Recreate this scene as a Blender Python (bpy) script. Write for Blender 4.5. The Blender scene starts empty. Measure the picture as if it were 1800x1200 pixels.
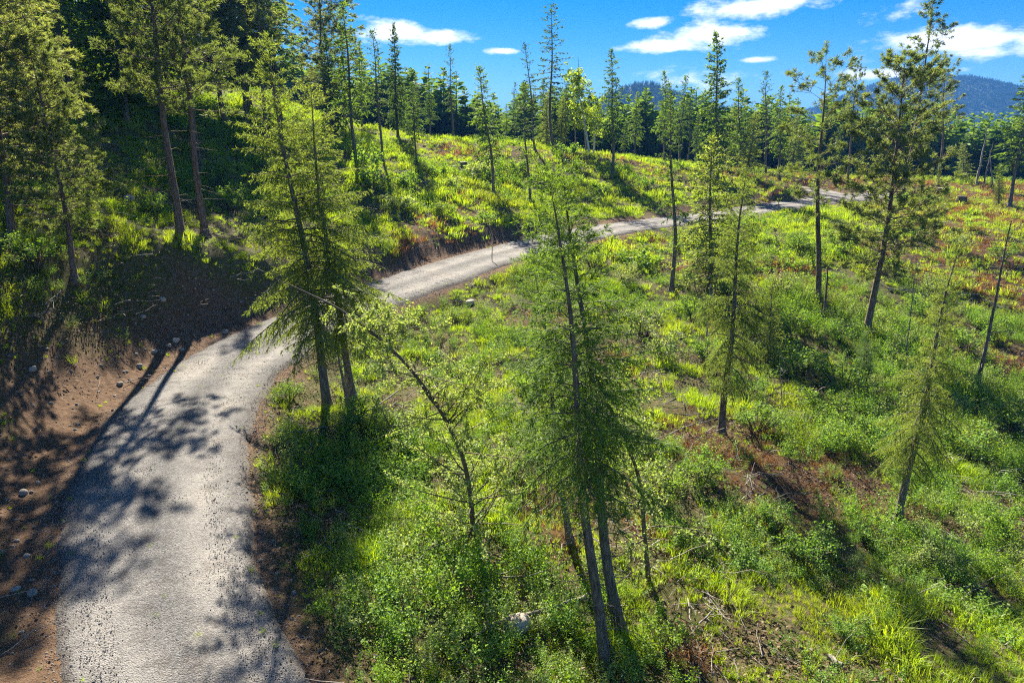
import bpy, math, random
import numpy as np
from mathutils import Vector, Matrix, Euler

# ------------------------------------------------------------------ camera, sky, sun, exposure
sc = bpy.context.scene
C = sc.collection
R = math.radians
PITCH = R(17.1)
CAMZ = 8.5
cam_d = bpy.data.cameras.new('camera'); cam = bpy.data.objects.new('camera', cam_d); C.objects.link(cam)
cam_d.sensor_width = 36; cam_d.lens = 24; cam_d.clip_start = 0.1; cam_d.clip_end = 12000
cam.location = (0, 0, CAMZ); cam.rotation_euler = (R(90) - PITCH, 0, 0)
sc.camera = cam

SUN_AZ, SUN_EL = R(-14), R(35)          # azimuth from +Y towards +X, elevation
wd = bpy.data.worlds.new('World'); sc.world = wd; wd.use_nodes = True

sun_d = bpy.data.lights.new('sun', 'SUN'); sun = bpy.data.objects.new('sun', sun_d); C.objects.link(sun)
sun_d.energy = 5.0; sun_d.angle = R(0.53); sun_d.color = (1, .91, .74)
sdir = Vector((math.sin(SUN_AZ)*math.cos(SUN_EL), math.cos(SUN_AZ)*math.cos(SUN_EL), math.sin(SUN_EL)))
sun.rotation_euler = sdir.to_track_quat('Z', 'Y').to_euler()

sc.view_settings.view_transform = 'Standard'; sc.view_settings.look = 'None'
sc.view_settings.gamma = 1; sc.view_settings.exposure = 1.95; sc.view_settings.use_curve_mapping = False
sc.render.engine = 'CYCLES'
cy = sc.cycles
cy.max_bounces = 4; cy.diffuse_bounces = 3; cy.glossy_bounces = 1; cy.transmission_bounces = 3
cy.transparent_max_bounces = 4; cy.volume_bounces = 0
cy.caustics_reflective = False; cy.caustics_refractive = False
cy.use_denoising = False; cy.filter_width = 1.15
cy.sample_clamp_indirect = 6
cy.use_adaptive_sampling = True; cy.adaptive_threshold = .016

def ray(px, py):
    u = (px-900)/1200; v = (600-py)/1200
    return np.array([u, math.cos(PITCH)+v*math.sin(PITCH), -math.sin(PITCH)+v*math.cos(PITCH)])
def at_depth(px, py, z):
    return ray(px, py)*z + np.array([0, 0, CAMZ])
def at_drop(px, py, D):                 # point on the pixel's ray D metres under the camera
    r = ray(px, py)
    return r*(D/-r[2]) + np.array([0, 0, CAMZ])
def az_el(px, py):
    r = ray(px, py); r = r/np.linalg.norm(r)
    return math.atan2(r[0], r[1]), math.asin(r[2])

# sky with fair-weather clouds, all round
def build_world():
    nt = wd.node_tree; N = nt.nodes; L = nt.links
    wd.cycles.sampling_method = 'MANUAL'; wd.cycles.sample_map_resolution = 256
    bg = N['Background']; bg.inputs['Strength'].default_value = 0.05
    sky = N.new('ShaderNodeTexSky'); sky.sky_type = 'NISHITA'; sky.sun_disc = False
    sky.sun_elevation = SUN_EL; sky.sun_rotation = SUN_AZ
    sky.altitude = 900; sky.air_density = 0.8; sky.dust_density = 0.05; sky.ozone_density = 5.0
    hs = N.new('ShaderNodeHueSaturation'); hs.inputs['Saturation'].default_value = 1.42; hs.inputs['Value'].default_value = 0.62
    L.new(sky.outputs[0], hs.inputs['Color'])
    tc = N.new('ShaderNodeTexCoord')
    sep = N.new('ShaderNodeSeparateXYZ'); L.new(tc.outputs['Generated'], sep.inputs[0])
    def m(op, a, b=None, c=None):
        n = N.new('ShaderNodeMath'); n.operation = op
        for k, v in enumerate((a, b, c)):
            if v is None: continue
            if isinstance(v, (int, float)): n.inputs[k].default_value = v
            else: L.new(v, n.inputs[k])
        return n.outputs[0]
    az = m('ARCTAN2', sep.outputs['X'], sep.outputs['Y'])
    cmb = N.new('ShaderNodeCombineXYZ'); L.new(az, cmb.inputs[0]); L.new(sep.outputs['Z'], cmb.inputs[1])
    def nz(sx, sy, det, off=0.0):
        v = N.new('ShaderNodeVectorMath'); v.operation = 'MULTIPLY_ADD'; L.new(cmb.outputs[0], v.inputs[0])
        v.inputs[1].default_value = (sx, sy, 0); v.inputs[2].default_value = (off, off*.7, 0)
        n = N.new('ShaderNodeTexNoise'); n.noise_dimensions = '2D'; n.inputs['Scale'].default_value = 1; n.inputs['Detail'].default_value = det; n.inputs['Roughness'].default_value = .62
        L.new(v.outputs[0], n.inputs['Vector']); return n.outputs[0]
    rag = nz(17, 42, 5, 0.3)
    blobs = []
    for px, py, rx, ry in [(690, 56, 72, 22), (770, 66, 50, 13), (1145, 41, 36, 11), (1245, 62, 90, 22), (1325, 12, 95, 22),
                           (1185, 80, 90, 13), (1610, 74, 80, 24), (1710, 70, 90, 26), (1730, 94, 60, 14), (1565, 130, 100, 12), (1335, 106, 34, 6), (887, 90, 28, 6)]:
        a, e = az_el(px, py); a2, _ = az_el(px+rx, py); _, e2 = az_el(px, py-ry)
        blobs.append((a, math.sin(e), abs(a2-a), abs(math.sin(e2)-math.sin(e))))
    run = None
    for a, e, ra, re in blobs:
        n = N.new('ShaderNodeVectorMath'); n.operation = 'MULTIPLY_ADD'; L.new(cmb.outputs[0], n.inputs[0])
        n.inputs[1].default_value = (1/ra, 1/re, 0); n.inputs[2].default_value = (-a/ra, -e/re, 0)
        ln = N.new('ShaderNodeVectorMath'); ln.operation = 'LENGTH'; L.new(n.outputs[0], ln.inputs[0])
        run = ln.outputs['Value'] if run is None else m('MINIMUM', run, ln.outputs['Value'])
    d = m('SUBTRACT', 1.2, run)
    big = m('MULTIPLY_ADD', nz(2.6, 7, 1, 5.4), 7.0, -4.6)       # the same kind of cloud round the rest of the sky
    d = m('MAXIMUM', m('MAXIMUM', d, big), -1.5)
    f = m('ADD', d, m('MULTIPLY_ADD', rag, 2.2, -1.1))
    mr = N.new('ShaderNodeMapRange'); mr.interpolation_type = 'SMOOTHSTEP'; L.new(f, mr.inputs[0])
    mr.inputs[1].default_value = -.05; mr.inputs[2].default_value = .9; mr.inputs[4].default_value = .97
    mix = N.new('ShaderNodeMixRGB'); L.new(mr.outputs[0], mix.inputs[0]); L.new(hs.outputs[0], mix.inputs[1]); mix.inputs[2].default_value = (9.0, 9.05, 9.1, 1)
    L.new(mix.outputs[0], bg.inputs['Color'])
build_world()

# ------------------------------------------------------------------ small tools
def vnoise(x, y, s, seed=0):
    x = np.asarray(x, float)/s + seed*17.31; y = np.asarray(y, float)/s + seed*9.77
    xi = np.floor(x).astype(np.int64); yi = np.floor(y).astype(np.int64); fx = x-xi; fy = y-yi
    def h(a, b):
        n = (a*374761393 + b*668265263 + seed*974711) & 0x7fffffff
        n = ((n ^ (n >> 13))*1274126177) & 0x7fffffff
        return ((n ^ (n >> 16)) & 0xffff)/65535.0
    ux = fx*fx*(3-2*fx); uy = fy*fy*(3-2*fy)
    return (h(xi, yi)*(1-ux)+h(xi+1, yi)*ux)*(1-uy) + (h(xi, yi+1)*(1-ux)+h(xi+1, yi+1)*ux)*uy
def fbm(x, y, s, seed=0, o=3):
    t = 0; a = 1; w = 0
    for k in range(o):
        t = t+a*vnoise(x, y, s/2**k, seed+k); w += a; a *= .5
    return t/w
def sstep(a, b, x):
    t = np.clip((np.asarray(x, float)-a)/(b-a), 0, 1); return t*t*(3-2*t)

def mesh_quads(name, V, F, mat=None, smooth=False):
    me = bpy.data.meshes.new(name)
    V = np.asarray(V, np.float32); F = np.asarray(F, np.int32)
    me.vertices.add(len(V)); me.vertices.foreach_set('co', V.ravel())
    me.loops.add(F.size); me.loops.foreach_set('vertex_index', F.ravel())
    me.polygons.add(len(F)); me.polygons.foreach_set('loop_start', np.arange(0, F.size, 4, dtype=np.int32))
    me.polygons.foreach_set('loop_total', np.full(len(F), 4, np.int32))
    if smooth: me.polygons.foreach_set('use_smooth', np.ones(len(F), bool))
    me.update(calc_edges=True); me.validate()
    if mat: me.materials.append(mat)
    return me
def link(name, me, parent=None, **props):
    o = bpy.data.objects.new(name, me); C.objects.link(o)
    if parent: o.parent = parent
    for k, v in props.items(): o[k] = v
    return o

class QB:                                # collects quads
    def __init__(s): s.v = []; s.f = []; s.n = 0
    def add(s, V, F):
        V = np.asarray(V, float).reshape(-1, 3); s.v.append(V); s.f.append(np.asarray(F, np.int64)+s.n); s.n += len(V)
    def tube(s, pts, rad, sides=6):
        P = np.asarray(pts, float); n = len(P); rad = np.broadcast_to(np.asarray(rad, float), (n,))
        T = np.gradient(P, axis=0); T /= np.linalg.norm(T, axis=1)[:, None]+1e-9
        ref = np.array([1., 0, 0]) if abs(T[:, 0]).mean() < .8 else np.array([0, 1., 0])
        A = np.cross(T, ref); A /= np.linalg.norm(A, axis=1)[:, None]+1e-9; B = np.cross(T, A)
        th = np.arange(sides)*2*math.pi/sides
        V = P[:, None, :]+rad[:, None, None]*(np.cos(th)[None, :, None]*A[:, None, :]+np.sin(th)[None, :, None]*B[:, None, :])
        i, j = np.meshgrid(np.arange(n-1), np.arange(sides), indexing='ij'); k = (j+1) % sides
        F = np.stack([i*sides+j, i*sides+k, (i+1)*sides+k, (i+1)*sides+j], -1).reshape(-1, 4)
        s.add(V, F)
    def tubes(s, P, Rd, sides=3):        # many equal-length paths: P (m,n,3), Rd (m,n)
        m, n, _ = P.shape
        T = np.gradient(P, axis=1); T /= np.linalg.norm(T, axis=2)[..., None]+1e-9
        ref = np.array([.31, .27, .91]); A = np.cross(T, ref); A /= np.linalg.norm(A, axis=2)[..., None]+1e-9; B = np.cross(T, A)
        th = np.arange(sides)*2*math.pi/sides
        V = P[:, :, None, :]+Rd[:, :, None, None]*(np.cos(th)[:, None]*A[:, :, None, :]+np.sin(th)[:, None]*B[:, :, None, :])
        q, i, j = np.meshgrid(np.arange(m), np.arange(n-1), np.arange(sides), indexing='ij'); k = (j+1) % sides; b = q*n*sides
        F = np.stack([b+i*sides+j, b+i*sides+k, b+(i+1)*sides+k, b+(i+1)*sides+j], -1).reshape(-1, 4)
        s.add(V, F)
    def cards(s, base, d, ln, w, rng, mid=.45, up=None, curl=0.0):   # diamond leaves
        n = len(base); d = d/(np.linalg.norm(d, axis=1)[:, None]+1e-9)
        r = rng.normal(size=(n, 3)) if up is None else up+rng.normal(size=(n, 3))*.5
        a = np.cross(d, r); a /= np.linalg.norm(a, axis=1)[:, None]+1e-9
        nn = np.cross(a, d)
        ln = np.broadcast_to(ln, (n,))[:, None]; w = np.broadcast_to(w, (n,))[:, None]
        V = np.stack([base, base+d*ln*mid+a*w*.5+nn*ln*curl, base+d*ln, base+d*ln*mid-a*w*.5+nn*ln*curl], 1)
        F = np.arange(4*n).reshape(n, 4); s.add(V, F)
    def mesh(s, name, mat, smooth=False):
        return mesh_quads(name, np.concatenate(s.v), np.concatenate(s.f), mat, smooth)

# ------------------------------------------------------------------ materials
def new_mat(name):
    m = bpy.data.materials.new(name); m.use_nodes = True; nt = m.node_tree
    for n in list(nt.nodes): nt.nodes.remove(n)
    out = nt.nodes.new('ShaderNodeOutputMaterial')
    return m, nt, out
def ramp(nt, fac, stops):
    r = nt.nodes.new('ShaderNodeValToRGB'); e = r.color_ramp.elements
    while len(e) < len(stops): e.new(.5)
    for k, (p, c) in enumerate(stops): e[k].position = p; e[k].color = (*c, 1)
    if fac is not None: nt.links.new(fac, r.inputs[0])
    return r.outputs[0]
def noise(nt, vec, scale, detail=4, rough=.55, w=None):
    n = nt.nodes.new('ShaderNodeTexNoise'); n.inputs['Scale'].default_value = scale; n.inputs['Detail'].default_value = detail; n.inputs['Roughness'].default_value = rough
    if vec is not None: nt.links.new(vec, n.inputs['Vector'])
    return n.outputs[0]
def mixc(nt, fac, a, b, mode='MIX'):
    n = nt.nodes.new('ShaderNodeMixRGB'); n.blend_type = mode
    for k, v in enumerate((fac, a, b)):
        if isinstance(v, (int, float)): n.inputs[k].default_value = v
        elif isinstance(v, tuple): n.inputs[k].default_value = (*v, 1)
        else: nt.links.new(v, n.inputs[k])
    return n.outputs[0]
def math_n(nt, op, a, b=0.0):
    n = nt.nodes.new('ShaderNodeMath'); n.operation = op
    for k, v in enumerate((a, b)):
        if isinstance(v, (int, float)): n.inputs[k].default_value = v
        else: nt.links.new(v, n.inputs[k])
    return n.outputs[0]

def leaf_mat(name, cols, trans=.5, tcol=(1.6, 1.5, .6), gloss=.05, rough=.4, patch=0, patchcol=None):
    """cols: ramp over per-leaf chance; translucent light takes a yellower tint of the same colour."""
    m, nt, out = new_mat(name); N = nt.nodes; L = nt.links
    geo = N.new('ShaderNodeNewGeometry'); oi = N.new('ShaderNodeObjectInfo')
    f = math_n(nt, 'ADD', math_n(nt, 'MULTIPLY', geo.outputs['Random Per Island'], .55), math_n(nt, 'MULTIPLY', oi.outputs['Random'], .45))
    col = ramp(nt, f, [(k/(len(cols)-1), c) for k, c in enumerate(cols)])
    if patch:
        nz = noise(nt, oi.outputs['Location'], 1/patch, 2)
        mr = N.new('ShaderNodeMapRange'); L.new(nz, mr.inputs[0]); mr.inputs[1].default_value = .42; mr.inputs[2].default_value = .68
        col = mixc(nt, mr.outputs[0], col, mixc(nt, .7, col, patchcol))
    df = N.new('ShaderNodeBsdfDiffuse'); L.new(col, df.inputs[0])
    tr = N.new('ShaderNodeBsdfTranslucent'); L.new(mixc(nt, 1.0, col, tcol, 'MULTIPLY'), tr.inputs[0])
    mx = N.new('ShaderNodeMixShader'); mx.inputs[0].default_value = trans; L.new(df.outputs[0], mx.inputs[1]); L.new(tr.outputs[0], mx.inputs[2])
    last = mx
    if gloss:
        gl = N.new('ShaderNodeBsdfGlossy'); gl.inputs['Roughness'].default_value = rough; gl.inputs[0].default_value = (1, 1, .95, 1)
        m2 = N.new('ShaderNodeMixShader'); m2.inputs[0].default_value = gloss; L.new(mx.outputs[0], m2.inputs[1]); L.new(gl.outputs[0], m2.inputs[2]); last = m2
    L.new(last.outputs[0], out.inputs[0]); return m
def solid_mat(name, cols, scale=8, rough=.9, bump=0.0, bscale=20, stretch=(1, 1, 1), spread=(.3, .7), obj_rand=0.0):
    m, nt, out = new_mat(name); N = nt.nodes; L = nt.links
    tc = N.new('ShaderNodeTexCoord'); mp = N.new('ShaderNodeMapping'); mp.inputs['Scale'].default_value = stretch; L.new(tc.outputs['Object'], mp.inputs[0])
    nz = noise(nt, mp.outputs[0], scale, 6, .6)
    n = len(cols); col = ramp(nt, nz, [(spread[0]+(spread[1]-spread[0])*k/(n-1), c) for k, c in enumerate(cols)])
    if obj_rand:
        oi = N.new('ShaderNodeObjectInfo'); v = math_n(nt, 'ADD', math_n(nt, 'MULTIPLY', oi.outputs['Random'], 2*obj_rand), 1-obj_rand)
        h = N.new('ShaderNodeHueSaturation'); L.new(v, h.inputs['Value']); L.new(col, h.inputs['Color']); col = h.outputs[0]
    b = N.new('ShaderNodeBsdfPrincipled'); L.new(col, b.inputs['Base Color']); b.inputs['Roughness'].default_value = rough
    b.inputs['Specular IOR Level'].default_value = .25
    if bump:
        bn = N.new('ShaderNodeBump'); bn.inputs['Strength'].default_value = 1; bn.inputs['Distance'].default_value = bump
        L.new(noise(nt, mp.outputs[0], bscale, 4, .6), bn.inputs['Height']); L.new(bn.outputs[0], b.inputs['Normal'])
    L.new(b.outputs[0], out.inputs[0]); return m

M = {}
M['fir'] = leaf_mat('fir_needles', [(0.0678, 0.134, 0.0331), (0.105, 0.1914, 0.0422), (0.1694, 0.268, 0.0572)], .42, (1.8, 1.65, .5), .012, .5)
M['fir_pale'] = leaf_mat('fir_needles_pale', [(0.1188, 0.1787, 0.0508), (0.1663, 0.2383, 0.0655), (0.2376, 0.3063, 0.0872)], .5, (1.75, 1.55, .55), .012, .5)
M['fir_dark'] = leaf_mat('fir_needles_dark', [(0.0627, 0.115, 0.0391), (0.0941, 0.1568, 0.048), (0.1463, 0.209, 0.0604)], .38, (1.5, 1.5, .6), .01, .5)
M['pine'] = leaf_mat('pine_needles', [(0.0825, 0.1288, 0.046), (0.1375, 0.1904, 0.0713), (0.275, 0.3136, 0.138)], .5, (1.75, 1.6, .6), .04, .5)
M['grass'] = leaf_mat('grass_blades', [(0.1781, 0.2796, 0.0232), (0.2619, 0.3831, 0.0282), (0.398, 0.4555, 0.0385)], .52, (1.6, 1.58, .36), .03, .5, 6, (.21, .235, .03))
M['dry'] = leaf_mat('dry_grass', [(0.1495, 0.0747, 0.0345), (0.23, 0.1265, 0.0575), (0.299, 0.2185, 0.1035)], .4, (1.4, 1.1, .7), .02, .6)
M['herb'] = leaf_mat('herb_leaves', [(0.1008, 0.2235, 0.0287), (0.1558, 0.3011, 0.0365), (0.2383, 0.3694, 0.0456)], .42, (1.9, 1.65, .4), .012, .5, 5, (.12, .16, .03))
M['shrub'] = leaf_mat('shrub_leaves', [(0.1057, 0.2217, 0.0403), (0.1586, 0.2989, 0.0518), (0.2291, 0.3664, 0.0792)], .40, (1.85, 1.6, .45), .012, .5)
M['leaf'] = leaf_mat('broad_leaves', [(0.1914, 0.2826, 0.1011), (0.2775, 0.3645, 0.1237), (0.3827, 0.4374, 0.2023)], .45, (1.5, 1.45, .5), .015, .5)
M['leaf_bright'] = leaf_mat('bright_leaves', [(0.182, 0.273, 0.0208), (0.247, 0.351, 0.0312), (0.312, 0.39, 0.052)], .5, (1.6, 1.5, .4), .01, .5)
M['bark'] = solid_mat('fir_bark', [(.07, .056, .046), (.18, .15, .125), (.33, .285, .245)], 7, .95, .06, 11, (3, 3, .6), obj_rand=.2)
M['bark_pine'] = solid_mat('pine_bark', [(.07, .05, .04), (.19, .135, .105), (.33, .25, .195)], 6, .95, .08, 8, (3, 3, .6), obj_rand=.2)
M['grey_wood'] = solid_mat('weathered_wood', [(.12, .105, .09), (.24, .215, .19), (.38, .35, .31)], 9, .9, .01, 30, (4, 4, .5), obj_rand=.25)
M['birch'] = solid_mat('pale_bark', [(.16, .14, .12), (.52, .50, .46), (.62, .60, .56)], 5, .8, 0, 1, (2, 2, 6), (.3, .5))
M['stem'] = solid_mat('woody_stem', [(.08, .062, .046), (.17, .135, .10)], 10, .9)
M['rock'] = solid_mat('field_stone', [(.22, .18, .145), (.36, .31, .26), (.47, .42, .37)], 5, .9, .02, 16, obj_rand=.25)
M['boulder'] = solid_mat('pale_boulder', [(.26, .21, .17), (.40, .35, .29), (.52, .47, .40)], 4, .9, .03, 9)

# ------------------------------------------------------------------ terrain
road_px = [(420, 1500, 0), (375, 1330, 0), (335, 1200, 0), (300, 1100, 0), (281, 1000, 0), (276, 900, 0), (287, 800, 0), (340, 700, .02), (408, 640, .05), (470, 600, .1), (560, 560, .2),
           (655, 520, .4), (740, 491, .55), (825, 462, .7), (900, 441, .85), (990, 418, 1.0), (1080, 401, 1.15), (1170, 389, 1.2), (1260, 378, 1.25),
           (1340, 366, 1.25), (1420, 354, 1.25), (1500, 346, 1.25), (1580, 341, 1.25)]
RC = np.array([[*(p := at_drop(a, b, CAMZ-h))[:2], h] for a, b, h in road_px])
RC = np.vstack([[RC[0, 0]+.9, RC[0, 1]-3, 0], RC]); RC = np.vstack([[RC[0, 0]+3.2, RC[0, 1]-9, 0], RC])
def catmull(P, n=10):
    out = []
    Q = np.vstack([2*P[0]-P[1], P, 2*P[-1]-P[-2]])
    for i in range(1, len(Q)-2):
        t = np.linspace(0, 1, n, endpoint=False)[:, None]
        a, b, c, d = Q[i-1], Q[i], Q[i+1], Q[i+2]
        out.append(.5*((2*b)+(c-a)*t+(2*a-5*b+4*c-d)*t**2+(-a+3*b-3*c+d)*t**3))
    out.append(P[-1:]); return np.vstack(out)
def resample(P, step):
    s = np.r_[0, np.cumsum(np.linalg.norm(np.diff(P[:, :2], axis=0), axis=1))]
    k = np.arange(0, s[-1], step); return np.stack([np.interp(k, s, P[:, i]) for i in range(P.shape[1])], 1)
ROAD = resample(catmull(RC), .5)
for _ in range(6): ROAD[1:-1] = (ROAD[:-2]+2*ROAD[1:-1]+ROAD[2:])/4
BR = resample(catmull(np.array([[*at_drop(a, b, CAMZ-h)[:2], h] for a, b, h in [(1500, 347, 1.25), (1462, 341, 1.3), (1425, 333, 1.45), (1385, 327, 1.7), (1350, 322.5, 1.9), (1310, 320, 2.0)]])), .5)

def road_dist(x, y, RD):
    """distance to a centre line, side (+ uphill/left of travel), height there, index"""
    x = np.asarray(x, float); sh = x.shape; x = x.ravel(); y = np.asarray(y, float).ravel()
    best = np.full(len(x), 1e9); idx = np.zeros(len(x), int)
    near = (x > RD[:, 0].min()-14) & (x < RD[:, 0].max()+14) & (y > RD[:, 1].min()-14) & (y < RD[:, 1].max()+14)
    q = np.where(near)[0]
    for s in range(0, len(q), 4000):
        k = q[s:s+4000]
        dd = (x[k, None]-RD[None, :, 0])**2+(y[k, None]-RD[None, :, 1])**2
        j = dd.argmin(1); idx[k] = j; best[k] = np.sqrt(dd[np.arange(len(k)), j])
    if RD is ROAD: best = best+(HW-RHW[idx])        # the near end of the road is narrower
    T = np.gradient(RD[:, :2], axis=0)
    side = np.sign(T[idx, 0]*(y-RD[idx, 1])-T[idx, 1]*(x-RD[idx, 0]))
    return best.reshape(sh), side.reshape(sh), RD[idx, 2].reshape(sh), idx.reshape(sh)

ctrl = []
def cp(px, py, D): ctrl.append(at_drop(px, py, D))
def cd(px, py, z): ctrl.append(at_depth(px, py, z))
for i in range(0, len(ROAD), 8): ctrl.append(ROAD[i]+np.array([0, 0, .15]))
# uphill, to the left
for a in [(0, 650, 6.5), (0, 800, 7.6), (0, 1000, 8.2), (0, 1200, 8.3), (130, 490, 5.3), (0, 400, 3.6), (318, 415, 4.6), (420, 430, 5.6), (240, 560, 6.4), (400, 520, 6.7)]: cp(*a)
for a in [(430, 250, 56), (300, 300, 44), (628, 292, 56), (650, 250, 70), (760, 256, 73), (900, 262, 76), (1100, 283, 82), (1300, 300, 88), (1500, 311, 96), (1750, 318, 104), (870, 345, 60), (735, 290, 62), (1077, 305, 74), (1000, 370, 62)]: cd(*a)
for p in [(-24, 20, 5.0), (-20, 8, 3.0), (-20, -6, 2.5), (-32, 42, 11), (-44, 60, 17), (-62, 90, 27), (-45, 25, 12), (-60, 45, 19), (-34, 75, 13), (-20, 95, 9), (-70, 5, 17), (-38, -8, 7)]: ctrl.append(np.array(p, float))
# below the road, to the right
for a in [(1800, 1200, 11.0), (1400, 1200, 10.3), (1000, 1200, 9.6), (640, 1200, 8.95), (1800, 800, 12.0), (1800, 550, 11.0), (1800, 430, 8.6), (1450, 540, 9.5), (1180, 510, 9.2), (900, 620, 9.1), (1300, 800, 10.1), (1000, 850, 9.5), (700, 800, 9.0),
          (1600, 650, 11.1), (1600, 450, 8.7), (1750, 370, 7.4), (1600, 380, 7.4)]: cp(*a)
for p in [(30, 6, -4.2), (20, -10, -3), (2, -12, -1), (60, 20, -5.5), (60, 50, -3), (75, 85, 1.0), (-10, 125, 4), (30, 125, 1), (70, 130, -.5), (-60, 130, 20)]: ctrl.append(np.array(p, float))
ctrl = np.array(ctrl)
def tps_phi(r2): return .5*r2*np.log(r2+1e-9)
_n = len(ctrl)
_d2 = ((ctrl[:, None, :2]-ctrl[None, :, :2])**2).sum(2)
_K = tps_phi(_d2)+np.eye(_n)*6.0
_P = np.c_[np.ones(_n), ctrl[:, :2]]
_A = np.block([[_K, _P], [_P.T, np.zeros((3, 3))]])
_W = np.linalg.solve(_A, np.r_[ctrl[:, 2], 0, 0, 0])
def tps(x, y):
    x = np.asarray(x, float); sh = x.shape; x = x.ravel(); y = np.asarray(y, float).ravel(); out = np.empty(len(x))
    for s in range(0, len(x), 20000):
        a, b = x[s:s+20000], y[s:s+20000]
        d2 = (a[:, None]-ctrl[None, :, 0])**2+(b[:, None]-ctrl[None, :, 1])**2
        out[s:s+20000] = tps_phi(d2)@_W[:_n]+_W[_n]+_W[_n+1]*a+_W[_n+2]*b
    return out.reshape(sh)
HW = 2.08
RHW = np.interp(ROAD[:, 1], [4, 9, 12, 15, 22, 60, 72, 80], [1.2, 1.33, 1.6, 1.92, 2.0, 2.08, 2.3, 3.2])
def height(x, y):
    x = np.asarray(x, float); y = np.asarray(y, float)
    xc = np.clip(x, -75, 85); yc = np.clip(y, -15, 140)
    h = tps(xc, yc)
    out = np.hypot(x-xc, y-yc)
    w = sstep(0, 160, out)
    far = -26+14*(fbm(x, y, 420, 3)-.5)+np.clip(-x-60, 0, 400)*.11
    h = h*(1-w)+far*w
    h = h+(fbm(x, y, 3.4, 7, 3)-.5)*.55+(vnoise(x, y, 1.1, 9)-.5)*.22+(vnoise(x, y, .5, 10)-.5)*.07
    for RD, hw in ((ROAD, HW), (BR, 1.7)):
        d, s, hr, _ = road_dist(x, y, RD)
        lim = np.where(s > 0, 2.4+3.0*sstep(38, 24, y), 2.0)
        k = sstep(hw+.15, hw+lim, d)
        h = np.where(d < hw+lim, (hr-.09)*(1-k)+h*k, h)
    return h
def ground_px(px, py, lo=8, hi=260):
    r = ray(px, py); t = np.geomspace(lo, hi, 1400)
    P = r[None]*t[:, None]+np.array([0, 0, CAMZ])
    g = P[:, 2]-height(P[:, 0], P[:, 1])
    k = np.where(g < 0)[0]
    if len(k) == 0:
        i = int(np.argmin(g[:900])); q = P[i].copy(); q[2] = height(q[:1], q[1:2])[0]; return q
    i = k[0]; a = g[i-1]/(g[i-1]-g[i]); return P[i-1]*(1-a)+P[i]*a

def axis(lo, hi, step, far, grow=1.22):
    a = list(np.arange(lo, hi+step/2, step)); s = step; v = a[-1]
    while v < far: s *= grow; v += s; a.append(v)
    s = step; v = a[0]; b = []
    while v > -far: s *= grow; v -= s; b.append(v)
    return np.array(b[::-1]+a)
gx = axis(-42, 62, .36, 6000); gy = axis(5, 112, .36, 6000)
gy = gy[gy > -700]
XX, YY = np.meshgrid(gx, gy); ZZ = height(XX, YY)
ny, nx = XX.shape
ii, jj = np.meshgrid(np.arange(ny-1), np.arange(nx-1), indexing='ij')
TF = np.stack([ii*nx+jj, ii*nx+jj+1, (ii+1)*nx+jj+1, (ii+1)*nx+jj], -1).reshape(-1, 4)

# where the soil lies bare: the cut bank over the road and the shoulders
def dirt_mask(x, y):
    d, s, hr, idx = road_dist(x, y, ROAD)
    n = fbm(x, y, 2.2, 21, 3)
    yy = np.asarray(y, float)
    wide = 1.6+1.0*sstep(36, 26, yy)+.5*sstep(24, 14, yy); wide = wide*(1-.55*sstep(12, 9.5, yy))
    up = sstep(HW+wide+.9, HW+wide-.7, d+(n-.5)*2.6)
    dn = sstep(HW+1.0, HW+.2, d+(n-.5)*1.4)
    return np.where(s > 0, up, dn)*(d < 12)
# patches of rusty dry bracken (pixel centre, radius in m)
brown_px = [(760, 455, 3), (820, 440, 3), (1100, 420, 4), (640, 510, 2), (1300, 800, 2.6), (1400, 850, 2.2), (1230, 770, 1.6), (1430, 500, 3), (1350, 480, 2), (1650, 470, 4), (1560, 440, 4), (1700, 430, 6), (1780, 520, 4), (1790, 640, 3), (1300, 580, 1.8),
            (1620, 372, 6), (1700, 345, 9), (1760, 380, 8), (1790, 335, 9), (1560, 322, 9), (1640, 330, 8), (1330, 310, 7), (1420, 316, 6), (800, 266, 4.5), (720, 257, 4), (900, 270, 3.5), (1000, 274, 4.5), (1120, 288, 6), (1180, 298, 4), (1000, 960, .8), (1130, 930, .7), (760, 400, 2.5), (820, 360, 2.5),
            (1480, 840, 2.4), (1210, 1150, .7), (990, 880, 1.5), (1340, 860, 2), (1050, 640, 2), (950, 560, 2), (1210, 470, 2)]
BROWN = np.array([[*g[:2], r] for a, b, r in brown_px if len(g := ground_px(a, b))])
def brown_mask(x, y):
    x = np.asarray(x, float); y = np.asarray(y, float); m = np.zeros(x.shape)
    for bx, by, r in BROWN: m = np.maximum(m, sstep(r*1.25, r*.35, np.hypot((x-bx), (y-by)*.8)))
    return np.clip(m*(.45+.95*fbm(x, y, 1.7, 31, 3)), 0, 1)

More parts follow.
